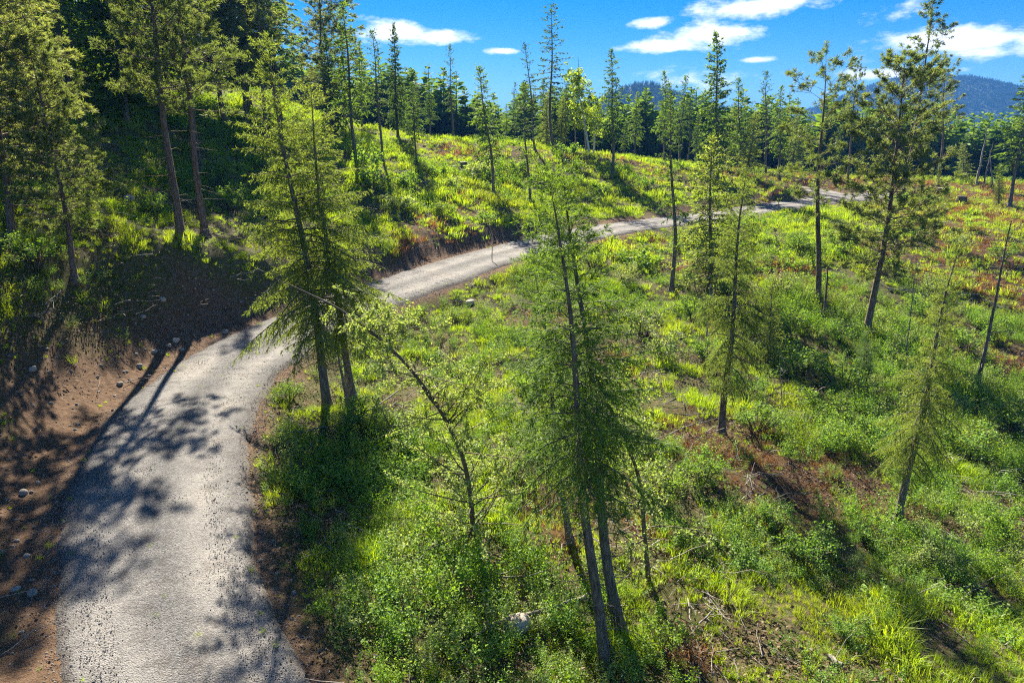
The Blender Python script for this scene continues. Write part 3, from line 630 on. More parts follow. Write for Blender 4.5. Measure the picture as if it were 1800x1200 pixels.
def conifer(seed, H, cb, Rm, nb, kind='fir', mat='fir', bark='bark', r0=None, tw=.10, tww=.024, sp=.085, droop=.35, dead=16, bend=.01, gaps=.0, shape=.8, twist=1.0, hang=.45, ntuft=15, vol=1.0):
    """returns dict of part meshes: trunk, limbs, crown"""
    rng = np.random.default_rng(seed)
    P = trunk_path(H, rng, bend); r0 = r0 or H*.0135
    q = QB(); t = np.linspace(0, 1, len(P)); rad = r0*((1-t)**.85*.97+.012); rad[0] *= 1.35
    zz = np.r_[-.35, .0, .14, .40, .9]/H; zt = np.r_[zz, t[2:]]; Pb = on_path(P, np.clip(zt, 0, 1)); Pb[0, 2] = -.35
    rb = np.interp(zt, t, r0*((1-t)**.85*.97+.012))*np.r_[2.0, 1.75, 1.4, 1.14, 1.03, np.ones(len(t)-2)]; q.tube(Pb, rb, 9)
    out = {'trunk': q.mesh('trunk', M[bark], True)}
    # branches
    u = (np.arange(nb)+rng.random(nb))/nb
    f = u**.9; tt = cb+(1-cb)*f*.985
    r = Rm*((1-f)**shape*.96+.04)*(.45+.55*sstep(0, .18, f))*rng.uniform(.55, 1.15, nb)
    az = np.arange(nb)*2.39996*twist+rng.normal(size=nb)*.35
    if gaps:
        g = vnoise(az*1.3+20, tt*H*1.2, 1.6, seed % 97); keep = g > gaps; keep |= f > .93
        tt, r, az, f = tt[keep], r[keep], az[keep], f[keep]; nb = len(tt)
    B = on_path(P, tt); rt = np.interp(tt, t, rad)
    hd = np.c_[np.cos(az), np.sin(az), np.zeros(nb)]; sd = np.c_[-np.sin(az), np.cos(az), np.zeros(nb)]
    if kind == 'fir': e0 = np.tan(np.radians(-6+52*f**1.3+rng.normal(size=nb)*8)); dr = droop*(1-f*.7)*rng.uniform(.6, 1.3, nb)
    else: e0 = np.tan(np.radians(-4+46*f+rng.normal(size=nb)*11)); dr = -.22*rng.uniform(.2, 1.2, nb)
    wob = rng.normal(size=nb)*.12
    def bp(i, s):                       # point at fraction s of branch i
        s_ = s[..., None]
        return B[i]+hd[i]*(r[i]*s)[..., None]+sd[i]*(wob[i]*r[i]*s*s)[..., None]+np.array([0, 0, 1.])*(r[i]*(e0[i]*s-dr[i]*s*s))[..., None]
    S = np.linspace(0, 1, 5); I = np.arange(nb)
    BP = bp(np.repeat(I[:, None], 5, 1), np.repeat(S[None], nb, 0))
    lb = QB(); br = np.maximum(np.minimum(rt*.34, .012+.011*r), .004)
    lb.tubes(BP, br[:, None]*(1-.85*S[None]), 3)
    if dead:
        nd = dead; td = rng.uniform(.1, cb+.12, nd); ad = rng.uniform(0, 6.28, nd); ld = Rm*rng.uniform(.15, .6, nd)
        DB = on_path(P, td); d3 = np.c_[np.cos(ad), np.sin(ad), rng.uniform(-.45, .15, nd)]
        DP = DB[:, None]+d3[:, None]*(ld[:, None]*np.linspace(0, 1, 4)[None])[..., None]+rng.normal(size=(nd, 4, 3))*.02*np.linspace(0, 1, 4)[None, :, None]*Rm
        lb.tubes(DP, .011*Rm**.3*np.linspace(1, .3, 4)[None].repeat(nd, 0), 3)
    out['limbs'] = lb.mesh('limbs', M[bark], True)
    cr = QB()
    if kind == 'fir':
        nl = np.maximum(3, (r/sp*vol).astype(int)); I = np.repeat(np.arange(nb), nl)
        s = .12+.88*rng.random(len(I))**.8; nk = np.clip((r[I]*4.2).astype(int), 2, 9); s = np.clip((np.round(s*nk)+rng.normal(size=len(I))*.16)/nk, .08, 1)
        p = bp(I, s); side = rng.choice([-1., 1.], len(I))
        a = side*np.radians(rng.uniform(35, 75, len(I)))*(1-.75*(s > .93))
        d = hd[I]*np.cos(a)[:, None]+sd[I]*np.sin(a)[:, None]; d[:, 2] += (e0[I]-2*dr[I]*s)*.6-hang*rng.uniform(.1, 1.2, len(I))*(1-f[I]*.9)
        d /= np.linalg.norm(d, axis=1)[:, None]
        ln = (.40*r[I]*(1.05-s)+.12)*rng.uniform(.5, 1.2, len(I))
        k = np.maximum(2, np.round(ln/(tw*.62)).astype(int)); J = np.repeat(np.arange(len(I)), k)
        w = np.concatenate([np.arange(n)/n for n in k])
        base = p[J]+d[J]*(ln[J]*w)[:, None]; base[:, 2] -= .25*ln[J]*w*w
        dd = d[J]+rng.normal(size=(len(J), 3))*.42; dd[:, 2] -= .25*hang
        cr.cards(base, dd, tw*rng.uniform(.7, 1.35, len(J)), tww*rng.uniform(.7, 1.3, len(J)), rng, .4, np.array([0, 0, 1.]))
        # leader
        n = 26; s = rng.random(n); b = on_path(P, .93+.07*s); a = rng.uniform(0, 6.28, n)
        cr.cards(b, np.c_[np.cos(a), np.sin(a), np.full(n, 1.1)], tw*1.3, tww, rng)
    else:
        nl = np.maximum(2, (r*2.6/sp*.085*vol).astype(int)+1); I = np.repeat(np.arange(nb), nl)
        s = 1-.62*rng.random(len(I))**1.3; first = np.r_[True, I[1:] != I[:-1]]; s[first] = 1
        off = rng.normal(size=(len(I), 3))*np.array([.26, .26, .16])*(r[I]*(1.15-s)+.12)[:, None]
        p = bp(I, s)+off; d = hd[I]*.55+off*1.5; d[:, 2] += .55
        d /= np.linalg.norm(d, axis=1)[:, None]
        # the shoots that carry the tufts
        S2 = np.linspace(0, 1, 3); st = bp(I, np.maximum(s-.16, .1))
        lb2 = QB(); lb2.tubes(st[:, None]*(1-S2)[None, :, None]+p[:, None]*S2[None, :, None], np.full((len(I), 3), .009), 3)
        out['limbs'] = None
        lb.v += lb2.v; lb.f += [x+lb.n for x in lb2.f]; lb.n += lb2.n; out['limbs'] = lb.mesh('limbs', M[bark], True)
        J = np.repeat(np.arange(len(I)), ntuft); m_ = len(J)
        dd = d[J]*.75+rng.normal(size=(m_, 3))*.62
        cr.cards(p[J]-d[J]*rng.uniform(0, .14, m_)[:, None], dd, tw*rng.uniform(.75, 1.2, m_), tww, rng, .5)
    out['crown'] = cr.mesh('crown', M[mat])
    return out
def broadleaf(seed, path, r0, nbr, blen, nleaf, leaf, mat, bark, lo=.3, up=.5, trunk_leaf=0, spread=.5, hi=1.0):
    rng = np.random.default_rng(seed); P = catmull(np.asarray(path, float), 5); q = QB()
    t = np.linspace(0, 1, len(P)); rad = r0*((1-t)**.8*.95+.06); Pb = P.copy(); Pb[0] -= (P[1]-P[0])/np.linalg.norm(P[1]-P[0])*.3
    q.tube(Pb, rad, 7); out = {'trunk': q.mesh('trunk', M[bark], True)}
    tb = rng.uniform(lo, hi, nbr); B = on_path(P, tb); a = rng.uniform(0, 6.28, nbr); L_ = blen*rng.uniform(.4, 1.15, nbr)*(1.15-.6*tb)
    d = np.c_[np.cos(a), np.sin(a), rng.uniform(-.1, 1, nbr)*up*2]; d /= np.linalg.norm(d, axis=1)[:, None]
    S = np.linspace(0, 1, 5)
    BP = B[:, None]+d[:, None]*(L_[:, None]*S[None])[..., None]+rng.normal(size=(nbr, 1, 3))*.18*(L_[:, None]*S[None]**2)[..., None]
    lb = QB(); lb.tubes(BP, np.minimum(.4*np.interp(tb, t, rad), .02)[:, None]*(1-.8*S[None])+.002, 3)
    n2 = nbr*4; I = rng.integers(0, nbr, n2); s2 = rng.uniform(.25, 1, n2)
    k = (s2*4).astype(int).clip(0, 3); fr = s2*4-k; st = BP[I, k]*(1-fr)[:, None]+BP[I, k+1]*fr[:, None]
    d2 = d[I]*.6+rng.normal(size=(n2, 3))*.6; d2 /= np.linalg.norm(d2, axis=1)[:, None]; l2 = L_[I]*.38*rng.uniform(.4, 1.2, n2)
    S3 = np.linspace(0, 1, 3); SP = st[:, None]+d2[:, None]*(l2[:, None]*S3[None])[..., None]
    lb.tubes(SP, np.full((n2, 3), .0045), 3)
    out['limbs'] = lb.mesh('limbs', M[bark], True)
    cr = QB(); J = rng.integers(0, n2, nleaf); s = rng.uniform(.15, 1.05, nleaf)
    b = st[J]+d2[J]*(l2[J]*s)[:, None]+rng.normal(size=(nleaf, 3))*leaf*spread
    ld = rng.normal(size=(nleaf, 3)); ld[:, 2] -= .25; ls = leaf*rng.uniform(.6, 1.3, nleaf)
    cr.cards(b, ld, ls, ls*.62, rng, .45, np.array([0, 0, 1.]), .07)
    if trunk_leaf:
        b = on_path(P, rng.uniform(.02, .55, trunk_leaf))+rng.normal(size=(trunk_leaf, 3))*.12; ls = leaf*rng.uniform(.6, 1.2, trunk_leaf)
        cr.cards(b, rng.normal(size=(trunk_leaf, 3)), ls, ls*.65, rng, .45, np.array([0, 0, 1.]), .07)
    out['crown'] = cr.mesh('crown', M[mat]); return out
def shrub(seed, h, w, nst, nleaf, leaf, mat):
    rng = np.random.default_rng(seed); a = rng.uniform(0, 6.28, nst); el = rng.uniform(.35, 1, nst)
    tip = np.c_[np.cos(a)*w*(1-el*.55), np.sin(a)*w*(1-el*.55), h*el*rng.uniform(.75, 1.05, nst)]
    S = np.linspace(0, 1, 5)[None, :, None]; b0 = np.c_[np.cos(a), np.sin(a), a*0]*.08
    P = b0[:, None]*(1-S)+tip[:, None]*S+np.array([0, 0, 1])*h*.22*(S*(1-S)); P[:, 0, 2] = -.12
    q = QB(); q.tubes(P, np.linspace(.013, .004, 5)[None].repeat(nst, 0), 3)
    n2 = nst*6; I = rng.integers(0, nst, n2); s2 = rng.uniform(.3, 1, n2); k = (s2*4).astype(int).clip(0, 3); fr = s2*4-k
    st = P[I, k]*(1-fr)[:, None]+P[I, k+1]*fr[:, None]; d2 = rng.normal(size=(n2, 3)); d2[:, 2] = np.abs(d2[:, 2])*.8; d2 /= np.linalg.norm(d2, axis=1)[:, None]; l2 = .28*h*rng.uniform(.3, 1.1, n2)
    q.tubes(st[:, None]+d2[:, None]*(l2[:, None]*np.linspace(0, 1, 3)[None])[..., None], np.full((n2, 3), .004), 3)
    c = QB(); J = rng.integers(0, n2, nleaf); s = rng.uniform(.1, 1.05, nleaf)
    bb = st[J]+d2[J]*(l2[J]*s)[:, None]+rng.normal(size=(nleaf, 3))*leaf*.6; ls = leaf*rng.uniform(.6, 1.3, nleaf)
    ld = rng.normal(size=(nleaf, 3)); ld[:, 2] += .2
    c.cards(bb, ld, ls, ls*.62, rng, .45, np.array([0, 0, 1.]), .07)
    return {'stems': q.mesh('stems', M['stem'], True), 'foliage': c.mesh('foliage', M[mat])}

# library of tree bodies (each unit is built at its own height and scaled in place)
LIB = {}
def lib(key, H, parts): LIB[key] = (H, parts)
for k in range(3):
    lib(f'fir_near{k}', 9, conifer(300+k, 9, .38, 1.9, 125, 'fir', 'fir', 'bark', .115, .09, .0165, .0130, .36, 34, .008, .36, .6))
for k in range(2):
    lib(f'fir_droop{k}', 11, conifer(310+k, 11, .20, 2.9, 190, 'fir', 'fir_pale', 'bark', .15, .11, .021, .0190, .40, 26, .012, .32, .62, 1, .8))
for k in range(3):
    lib(f'fir_mid{k}', 11, conifer(320+k, 11, .28, 2.0, 130, 'fir', 'fir', 'bark', .15, .24, .085, .062, .30, 18, .015, .24, .75))
for k in range(3):
    lib(f'fir_sparse{k}', 13, conifer(330+k, 13, .34, 1.8, 95, 'fir', 'fir_dark', 'bark', .16, .24, .085, .075, .18, 24, .015, .34, .6, 1, .3))
lib('fir_dense0', 14, conifer(340, 14, .10, 2.8, 170, 'fir', 'fir_dark', 'bark', .19, .30, .13, .060, .28, 6, .01, .06, .85))
lib('fir_dense1', 14, conifer(341, 14, .08, 2.6, 170, 'fir', 'fir', 'bark', .19, .30, .13, .060, .28, 6, .01, .06, .8))
lib('fir_bushy', 8, conifer(345, 8, .05, 2.4, 160, 'fir', 'fir_pale', 'bark', .14, .18, .06, .048, .28, 8, .01, .05, .75))
for k in range(3):
    lib(f'pine_full{k}', 14, conifer(350+k, 14, .20, 3.1, 135, 'pine', 'pine', 'bark_pine', .19, .22, .023, .032, 0, 18, .015, .20, .5, ntuft=40))
lib('pine_high', 14, conifer(380, 14, .40, 3.0, 95, 'pine', 'pine', 'bark_pine', .19, .22, .023, .032, 0, 22, .012, .22, .5, ntuft=40))
for k in range(2):
    lib(f'pine_thin{k}', 13, conifer(360+k, 13, .40, 2.4, 40, 'pine', 'pine', 'bark_pine', .17, .24, .022, .036, 0, 14, .012, .2, .35, ntuft=42))
for k in range(2):
    lib(f'pine_tall{k}', 20, conifer(370+k, 20, .40, 2.9, 72, 'pine', 'pine', 'bark_pine', .22, .38, .055, .056, 0, 24, .012, .36, .5, ntuft=22))
def add_part(root, nm, me):
    o = link(nm, me, root)
    if nm in ('limbs', 'twigs', 'stems'): o['kind'] = 'stuff'
    return o
def tree(name, key, base, top, label, group=None, cat='tree', wide=1.0, rot=None, thick=1.0, seed=0):
    """stands a tree of the library on a ground point, its tip reaching the point given"""
    H, parts = LIB[key]; base = Vector(base); v = Vector(top)-base; s = v.length/H
    root = bpy.data.objects.new(name, None); C.objects.link(root); root.empty_display_size = .3
    rz = rot if rot is not None else (seed*2.399+base.x*1.7) % 6.283
    q = Vector((0, 0, 1)).rotation_difference(v.normalized())
    root.rotation_mode = 'QUATERNION'; root.rotation_quaternion = q@Euler((0, 0, rz)).to_quaternion()
    root.location = base; root.scale = (s, s, s)
    root['label'] = label; root['category'] = cat
    if group: root['group'] = group
    for nm in parts:
        o = add_part(root, nm, parts[nm])
        if nm != 'trunk': o.scale = (wide, wide, 1)
    return root
def px_tree(name, key, b, t, label, group=None, depth=None, **kw):
    if depth is None:
        g = ground_px(*b)
    else:
        g = at_depth(b[0], b[1], depth); g[2] = height(g[0], g[1])
    r = ray(*t); top = r*(g[1]/r[1])+np.array([0, 0, CAMZ])
    return tree(name, key, g, top, label, group, **kw)

# ------------------------------------------------------------------ the trees one can tell apart
T = px_tree
USED = {}
ORD = ['', 'second ', 'third ', 'fourth ', 'fifth ', 'sixth ', 'seventh ', 'eighth ']
def single_out(look, where):
    k = USED.get(look+where, 0); USED[look+where] = k+1
    return ORD[k]+look+' '+where
LOOK = {'fir_mid': 'open branched fir', 'fir_sparse': 'thin sparse fir', 'fir_dense0': 'dense dark fir', 'fir_dense1': 'dense green fir', 'fir_bushy': 'short bushy fir', 'pine_full': 'full pine', 'pine_tall': 'tall long-stemmed pine'}
def look_of(key): return next(v for k, v in LOOK.items() if key.startswith(k))
MARKS = [(570, 'dark dense fir at the forest edge'), (692, 'pointed narrow dense fir'), (842, 'leaning open meadow fir'), (970, 'tallest sparse meadow fir'), (1030, 'birches'), (1075, 'cone shaped meadow fir'), (1178, 'pole-like fir'), (1258, 'big dense green fir'),
         (1348, 'half bare fir behind the turnout'), (1450, 'knobbly pine'), (1592, 'full crowned pine'), (1664, 'tall dark pine'), (1735, 'tall bleached snag'), (1812, 'leaning fir at the picture edge')]
def beside(px_):
    a, nm = min(MARKS, key=lambda q: abs(q[0]-px_)); return ('left of the ' if px_ < a else 'right of the ')+nm
# the clump in the middle of the slope
T('fir_tree', 'fir_near0', (1065, 1193), (964, 305), 'slender mid slope fir with its bare trunk running to the bottom edge', wide=.8)
T('fir_tree', 'fir_near1', (1091, 1112), (987, 268), 'tallest dense fir crown in the middle of the slope, twin of the leaning bare trunk', wide=.95, rot=1.0)
T('fir_tree', 'fir_near2', (1002, 955), (938, 470), 'short thin fir tucked behind the two central fir trunks', wide=1.1)
# beside the road bend
T('fir_tree', 'fir_droop0', (577, 722), (470, 62), 'tall drooping pale fir at the road bend with its crown over the road', wide=.85)
T('fir_tree', 'fir_droop1', (620, 702), (546, 150), 'shorter drooping fir standing just behind the tall pale one at the road bend', wide=.95)
# right slope
T('fir_tree', 'fir_droop1', (1268, 762), (1314, 292), 'fir with a long bare grey trunk and thin crown on the slope below the road', wide=.7, rot=3.)
T('fir_tree', 'fir_bushy', (1246, 520), (1251, 242), 'broad bushy fir with low branches beside the far stretch of road', wide=1.15)
T('fir_tree', 'fir_droop0', (1578, 918), (1690, 425), 'leaning fir with hanging sprays on the lower slope near the shaded hollow', wide=.58)
T('pine_tree', 'pine_full0', (1523, 585), (1592, 92), 'full crowned pine in front of the blue mountain', wide=1.05, rot=.4)
T('pine_tree', 'pine_thin0', (1437, 540), (1452, 103), 'straight dark pine with knobbly tufts in front of the gravel turnout', wide=1.1)
T('fir_tree', 'fir_sparse1', (1180, 512), (1178, 150), 'thin dark pole-like fir in front of the far stretch of road', wide=.8)
T('fir_tree', 'fir_mid2', (1774, 366), (1822, 105), 'leaning fir at the edge of the picture on the rusty flat', wide=1.2)
T('fir_tree', 'fir_bushy', (1697, 322), (1690, 252), 'small round green fir before the dark treeline', wide=1.0)
T('fir_sapling', 'fir_bushy', (1755, 358), (1757, 288), 'pale young fir sapling on the rusty flat', wide=.75)
T('fir_sapling', 'fir_near2', (1525, 700), (1520, 585), 'small fir sapling below the foot of the full crowned pine', wide=1.2)
T('fir_sapling', 'fir_bushy', (1350, 640), (1358, 490), 'young fir on the slope beside the bare grey trunk', wide=.8)
# meadow
T('fir_tree', 'fir_mid0', (628, 292), (602, 4), 'tall open fir at the shaded side of the meadow, its dark trunk bare below', wide=1.0)
T('fir_tree', 'fir_sparse0', (672, 283), (653, 54), 'slim fir with a bare trunk throwing a long shadow down the meadow', wide=1.1)
T('fir_tree', 'fir_mid1', (733, 288), (723, 146), 'short fir on a bare pole trunk on the upper meadow', wide=1.1)
T('fir_tree', 'fir_dense0', (700, 246), (692, 40), 'narrow dense fir with a pointed top under the flat cloud', depth=76, wide=.75)
T('fir_tree', 'fir_dense0', (588, 240), (570, 54), 'dark dense fir at the edge of the hillside forest', depth=64, wide=.9)
T('fir_tree', 'fir_mid2', (868, 345), (842, 118), 'leaning open fir in the middle of the meadow with a thin spire', wide=1.1)
T('fir_tree', 'fir_sparse2', (933, 360), (922, 146), 'fir with a thick pale trunk rising from the meadow above the road bank', wide=1.1, rot=2)
T('fir_tree', 'fir_sparse1', (972, 268), (970, 10), 'tallest sparse fir standing alone against the sky above the meadow', wide=1.25, rot=.6)
T('fir_tree', 'fir_sparse2', (940, 264), (922, 76), 'thin tufted fir leaning beside the tallest meadow fir', wide=.9)
T('fir_tree', 'fir_mid1', (1077, 305), (1074, 88), 'cone shaped fir on the meadow in front of the birch', wide=1.0, rot=1.5)
T('fir_tree', 'fir_mid0', (1168, 290), (1167, 125), 'fir with a pointed top behind the thin dark pole-like fir', wide=.9, depth=88)
T('fir_tree', 'fir_dense1', (1262, 290), (1258, 56), 'big dense green fir standing tall behind the broad bushy one', depth=78, wide=1.0)
T('fir_tree', 'fir_mid2', (1300, 292), (1298, 138), 'open fir close behind the big dense green one', depth=84, wide=1.0)
T('fir_tree', 'fir_sparse0', (1350, 295), (1348, 126), 'thin half bare fir with short stiff branches behind the turnout', depth=92, wide=1.0)
T('fir_tree', 'fir_mid1', (1370, 318), (1374, 152), 'fir with thin trunk behind the dirt mound at the turnout', wide=.95)
T('fir_tree', 'fir_bushy', (1312, 312), (1330, 196), 'yellow-green drooping fir before the turnout', wide=1.0)
T('pine_tree', 'pine_tall0', (1588, 335), (1642, -12), 'tallest pine leaning across the cloud above the mountain', depth=84, wide=1.0)
T('pine_tree', 'pine_tall1', (1648, 318), (1664, 98), 'tall pine with dark needles against the mountain slope', depth=92, wide=1.2)
T('pine_tree', 'pine_tall1', (1490, 318), (1508, 108), 'thin pine between the knobbly pine and the full crowned one', depth=88, wide=.8, rot=2.)
T('fir_tree', 'fir_bushy', (985, 274), (990, 170), 'low rounded fir at the meadow crest behind the tallest sparse fir', depth=84, wide=.8)
T('fir_tree', 'fir_mid0', (992, 270), (1000, 122), 'dark fir crowded beside the tallest sparse fir', depth=86, wide=1.0)
T('fir_sapling', 'fir_bushy', (985, 420), (978, 352), 'dense young fir crown rising beside the road in front of the bank', wide=.75)
T('fir_sapling', 'fir_bushy', (1650, 327), (1652, 285), 'small fir beneath the tall dark pine on the flat', wide=.7)
# pines of the left hillside
T('pine_tree', 'pine_high', (318, 416), (232, -190), 'big pine on the cut slope with a thick leaning trunk', wide=.95, rot=.3)
T('pine_tree', 'pine_thin1', (361, 412), (298, -120), 'slimmer pine just beside the big leaning pine on the cut slope', wide=1.2, rot=2.2)
T('pine_tree', 'pine_full0', (131, 492), (45, 62), 'stocky pine in the shade above the dirt bank with a bushy round crown', wide=1.1, rot=1.1)
T('pine_tree', 'pine_thin0', (355, 302), (318, -40), 'thin pine farther up behind the pair on the cut slope', wide=.9, rot=4)
T('pine_tree', 'pine_tall0', (470, 262), (452, -130), 'tall dark pine topping the skyline beside the drooping fir', wide=1.15, rot=4.4)
T('pine_tree', 'pine_full1', (20, 420), (-60, -160), 'dark pine at the picture edge deep in the shade', wide=1.4, rot=3.3)
T('pine_tree', 'pine_full0', (70, 300), (20, -90), 'tall pine standing behind the stocky one in the shade', wide=1.2, rot=5)
# forest up the hillside: nothing tells these apart
rng = np.random.default_rng(77)
spots = []
for (x, y) in [(-33, 41), (-36, 47), (-39, 40), (-36, 55), (-40, 50), (-31, 64), (-36, 62), (-42, 58), (-30, 34), (-36, 33), (-24, 66), (-31, 70), (-40, 70), (-46, 66), (-27, 76), (-36, 80), (-45, 48), (-41, 42), (-50, 76), (-22, 82), (-44, 86), (-31, 29), (-36, 27), (-26, 74), (-28, 88), (-33, 66), (-39, 55), (-28, 44), (-26.5, 50), (-30.5, 51), (-26, 57), (-29.5, 58), (-24.5, 63), (-34, 34), (-29, 37), (-33, 60), (-22.5, 69), (-27, 80), (-21, 88)]:
    spots.append((x+rng.uniform(-1, 1), y+rng.uniform(-1, 1)))
keys = ['pine_full0', 'fir_dense1', 'pine_full1', 'pine_tall0', 'fir_mid1', 'pine_full2', 'pine_tall1']
for i, (x, y) in enumerate(spots):
    z = float(height(np.array([x]), np.array([y]))[0]); h = rng.uniform(13, 20)
    key = keys[(i*3+int(rng.integers(0, 2))) % len(keys)]
    nm = 'pine_tree' if 'pine' in key else 'fir_tree'
    tree(nm, key, (x, y, z-.1), (x+rng.normal()*.3, y+rng.normal()*.3, z+h), single_out(look_of(key)+' in the hillside forest', 'high up the slope' if y > 66 else 'deep in the shade at the picture edge' if x < -.72*y else 'behind the big leaning pine' if x < -.55*y else 'behind the drooping firs'), 'hillside forest conifers', wide=rng.uniform(1.1, 1.45), seed=i)
# treeline past the meadow crest
i = 0
for px_, ht, d, key in [(640, 8.1, 84, 'fir_mid1'), (738, 9.6, 86, 'fir_sparse0'), (757, 8.9, 88, 'fir_mid0'), (798, 8.9, 86, 'fir_sparse2'), (715, 7.4, 92, 'fir_dense1'),
                        (890, 6.7, 88, 'fir_mid1'), (905, 8.9, 92, 'fir_sparse0'), (952, 6.7, 94, 'fir_dense1'), (960, 5.2, 88, 'fir_bushy'), (1045, 6.3, 98, 'fir_mid0'), 
                        (1098, 7.4, 96, 'fir_mid2'), (1115, 8.9, 100, 'fir_mid1'), (1195, 8.9, 98, 'fir_mid2'), (1208, 9.6, 96, 'fir_sparse1'), (1222, 7.4, 100, 'fir_mid1'), (1285, 6.7, 98, 'fir_bushy'), (1320, 7.4, 102, 'fir_mid0'),
                        (1395, 6.5, 100, 'fir_bushy'), (1408, 7.2, 104, 'fir_mid2'), (1470, 7.9, 104, 'fir_dense0'), (1515, 7.9, 108, 'fir_mid1'), (1530, 6.5, 106, 'fir_dense0'), (1555, 7.9, 110, 'fir_dense1'), (1610, 8.6, 112, 'fir_dense0'), (1630, 8.6, 110, 'fir_mid1'), (1675, 8.6, 114, 'fir_dense0'),
                        (1700, 9.4, 118, 'fir_dense0'), (1724, 10.1, 120, 'fir_dense0'), (1742, 8.6, 116, 'fir_dense1'), (1768, 8.6, 118, 'fir_dense0'), (1790, 10.1, 114, 'fir_dense0'), (1812, 10.8, 116, 'fir_dense0')]:
    g = at_depth(px_, 280, d); z = float(height(np.array([g[0]]), np.array([g[1]]))[0])
    tree('fir_tree', key, (g[0], g[1], z-.1), (g[0]+rng.normal()*.15, g[1], z+ht*rng.uniform(.72, 1.38)), single_out(look_of(key)+' in the treeline,', beside(px_)), 'treeline conifers', wide=rng.uniform(.85, 1.15), seed=i); i += 1

# broadleaved trees
def px_path(base, pts, dy=None):
    """a stem drawn through pixels in the upright plane of its foot, as points relative to the foot"""
    g = ground_px(*base); out = [np.zeros(3)]
    for k, (a, b) in enumerate(pts):
        r = ray(a, b); y = g[1]+(dy[k] if dy else 0); out.append(r*(y/r[1])+np.array([0, 0, CAMZ])-g)
    return g, np.array(out)
def own_tree(name, g, parts, label, cat='tree', group=None):
    root = bpy.data.objects.new(name, None); C.objects.link(root); root.location = g; root['label'] = label; root['category'] = cat
    if group: root['group'] = group
    for nm in parts: add_part(root, nm, parts[nm])
    return root
g, p = px_path((832, 962), [(828, 880), (812, 800), (770, 715), (700, 625), (610, 552), (540, 515), (480, 488)], [.0, .1, .2, .1, 0, -.2, -.3])
own_tree('leaning_sapling', g, broadleaf(401, p, .062, 80, 1.7, 22000, .056, 'leaf', 'stem', .03, .6, 900, .5, .72), 'leafy sapling bowed far over towards the road with pale spring leaves')
g, p = px_path((1140, 1020), [(1132, 930), (1125, 850), (1098, 770), (1062, 700), (1040, 640)])
own_tree('broadleaf_sapling', g, broadleaf(402, p, .06, 40, 1.3, 3500, .075, 'leaf', 'stem', .15, .4, 700), 'thin dark stemmed leafy tree beside the central fir trunks')
g = at_depth(1036, 268, 82); g[2] = height(g[0], g[1])
p = np.array([[0, 0, 0], [-.4, 0, 2.2], [-.9, 0, 4.6], [-1.5, 0, 7.2], [-1.9, 0, 9.4]])
own_tree('birch_tree', g, broadleaf(403, p, .16, 50, 2.6, 2600, .26, 'leaf_bright', 'birch', .3, .5), 'birch with white leaning trunk and bright yellow-green leaves past the meadow')
g = at_depth(1043, 268, 84); g[2] = height(g[0], g[1])
p = np.array([[0, 0, 0], [.1, 0, 2.2], [-.1, 0, 4.6], [.3, 0, 6.2]])
own_tree('birch_tree', g, broadleaf(404, p, .12, 36, 2.2, 1700, .25, 'leaf_bright', 'birch', .35, .5), 'smaller birch upright beside the leaning white trunk')
# snags
def snag(name, base, top, r0, label, nbr=14, seed=1, depth=None, mat='grey_wood', brl=.7, group=None, cat='dead tree'):
    g = ground_px(*base) if depth is None else at_depth(base[0], base[1], depth)
    if depth: g[2] = height(g[0], g[1])
    r = ray(*top); tp = r*(g[1]/r[1])+np.array([0, 0, CAMZ])-g
    rg = np.random.default_rng(seed); t = np.linspace(0, 1, 10); P = tp[None]*t[:, None]+rg.normal(size=(10, 3))*.006*np.linalg.norm(tp)*np.r_[0, np.ones(8)*.5, 0][:, None]
    P[0] = -tp/np.linalg.norm(tp)*.25; q = QB(); q.tube(P, r0*((1-t)*.8+.2), 7)
    parts = {'trunk': q.mesh('trunk', M[mat], True)}
    if nbr:
        tb = rg.uniform(.15, .98, nbr); a = rg.uniform(0, 6.28, nbr); d = np.c_[np.cos(a), np.sin(a), rg.uniform(-.3, .5, nbr)]; l = brl*rg.uniform(.3, 1.2, nbr)
        BP = on_path(P, tb)[:, None]+d[:, None]*(l[:, None]*np.linspace(0, 1, 4)[None])[..., None]+rg.normal(size=(nbr, 4, 3))*.05*np.linspace(0, 1, 4)[None, :, None]
        q = QB(); q.tubes(BP, np.linspace(.16, .04, 4)[None].repeat(nbr, 0)*r0+.004, 3); parts['limbs'] = q.mesh('limbs', M[mat], True)
    return own_tree(name, g, parts, label, cat, group)
snag('dead_snag', (1718, 688), (1778, 388), .10, 'bare leaning dead trunk with stub branches on the lower slope', 26, 1, mat='bark', brl=1.0)
snag('dead_snag', (1449, 560), (1456, 462), .09, 'short broken brown snag beside the knobbly pine', 6, 2, mat='bark_pine', brl=.4)
snag('dead_snag', (1716, 325), (1737, 218), .16, 'tall bleached snag leaning before the dark treeline', 8, 3, brl=.8)
snag('dead_snag', (1728, 326), (1746, 250), .12, 'shorter bleached snag beside the tall one before the dark treeline', 6, 4, brl=.8)
snag('dead_snag', (1745, 330), (1740, 262), .10, 'thin upright dead pole beside the pale young fir', 4, 5, brl=.5)
snag('dead_snag', (1030, 268), (1016, 100), .10, 'tall thin bare pole rising above the birch leaves', 5, 6, depth=86, brl=.5)
snag('dead_snag', (1012, 268), (1007, 120), .09, 'second bare pole between the tallest fir and the birch', 5, 7, depth=88, brl=.5)
snag('dead_snag', (1590, 650), (1615, 420), .035, 'spindly bare sapling stem among the shrubs below the full crowned pine', 16, 8, brl=.7)
snag('dead_snag', (1600, 820), (1650, 540), .045, 'pale dead stem crossing the leaning fir', 18, 9, brl=.9)
snag('dead_snag', (612, 712), (590, 600), .08, 'dead grey stem under the drooping firs at the bend', 14, 10, brl=.9)
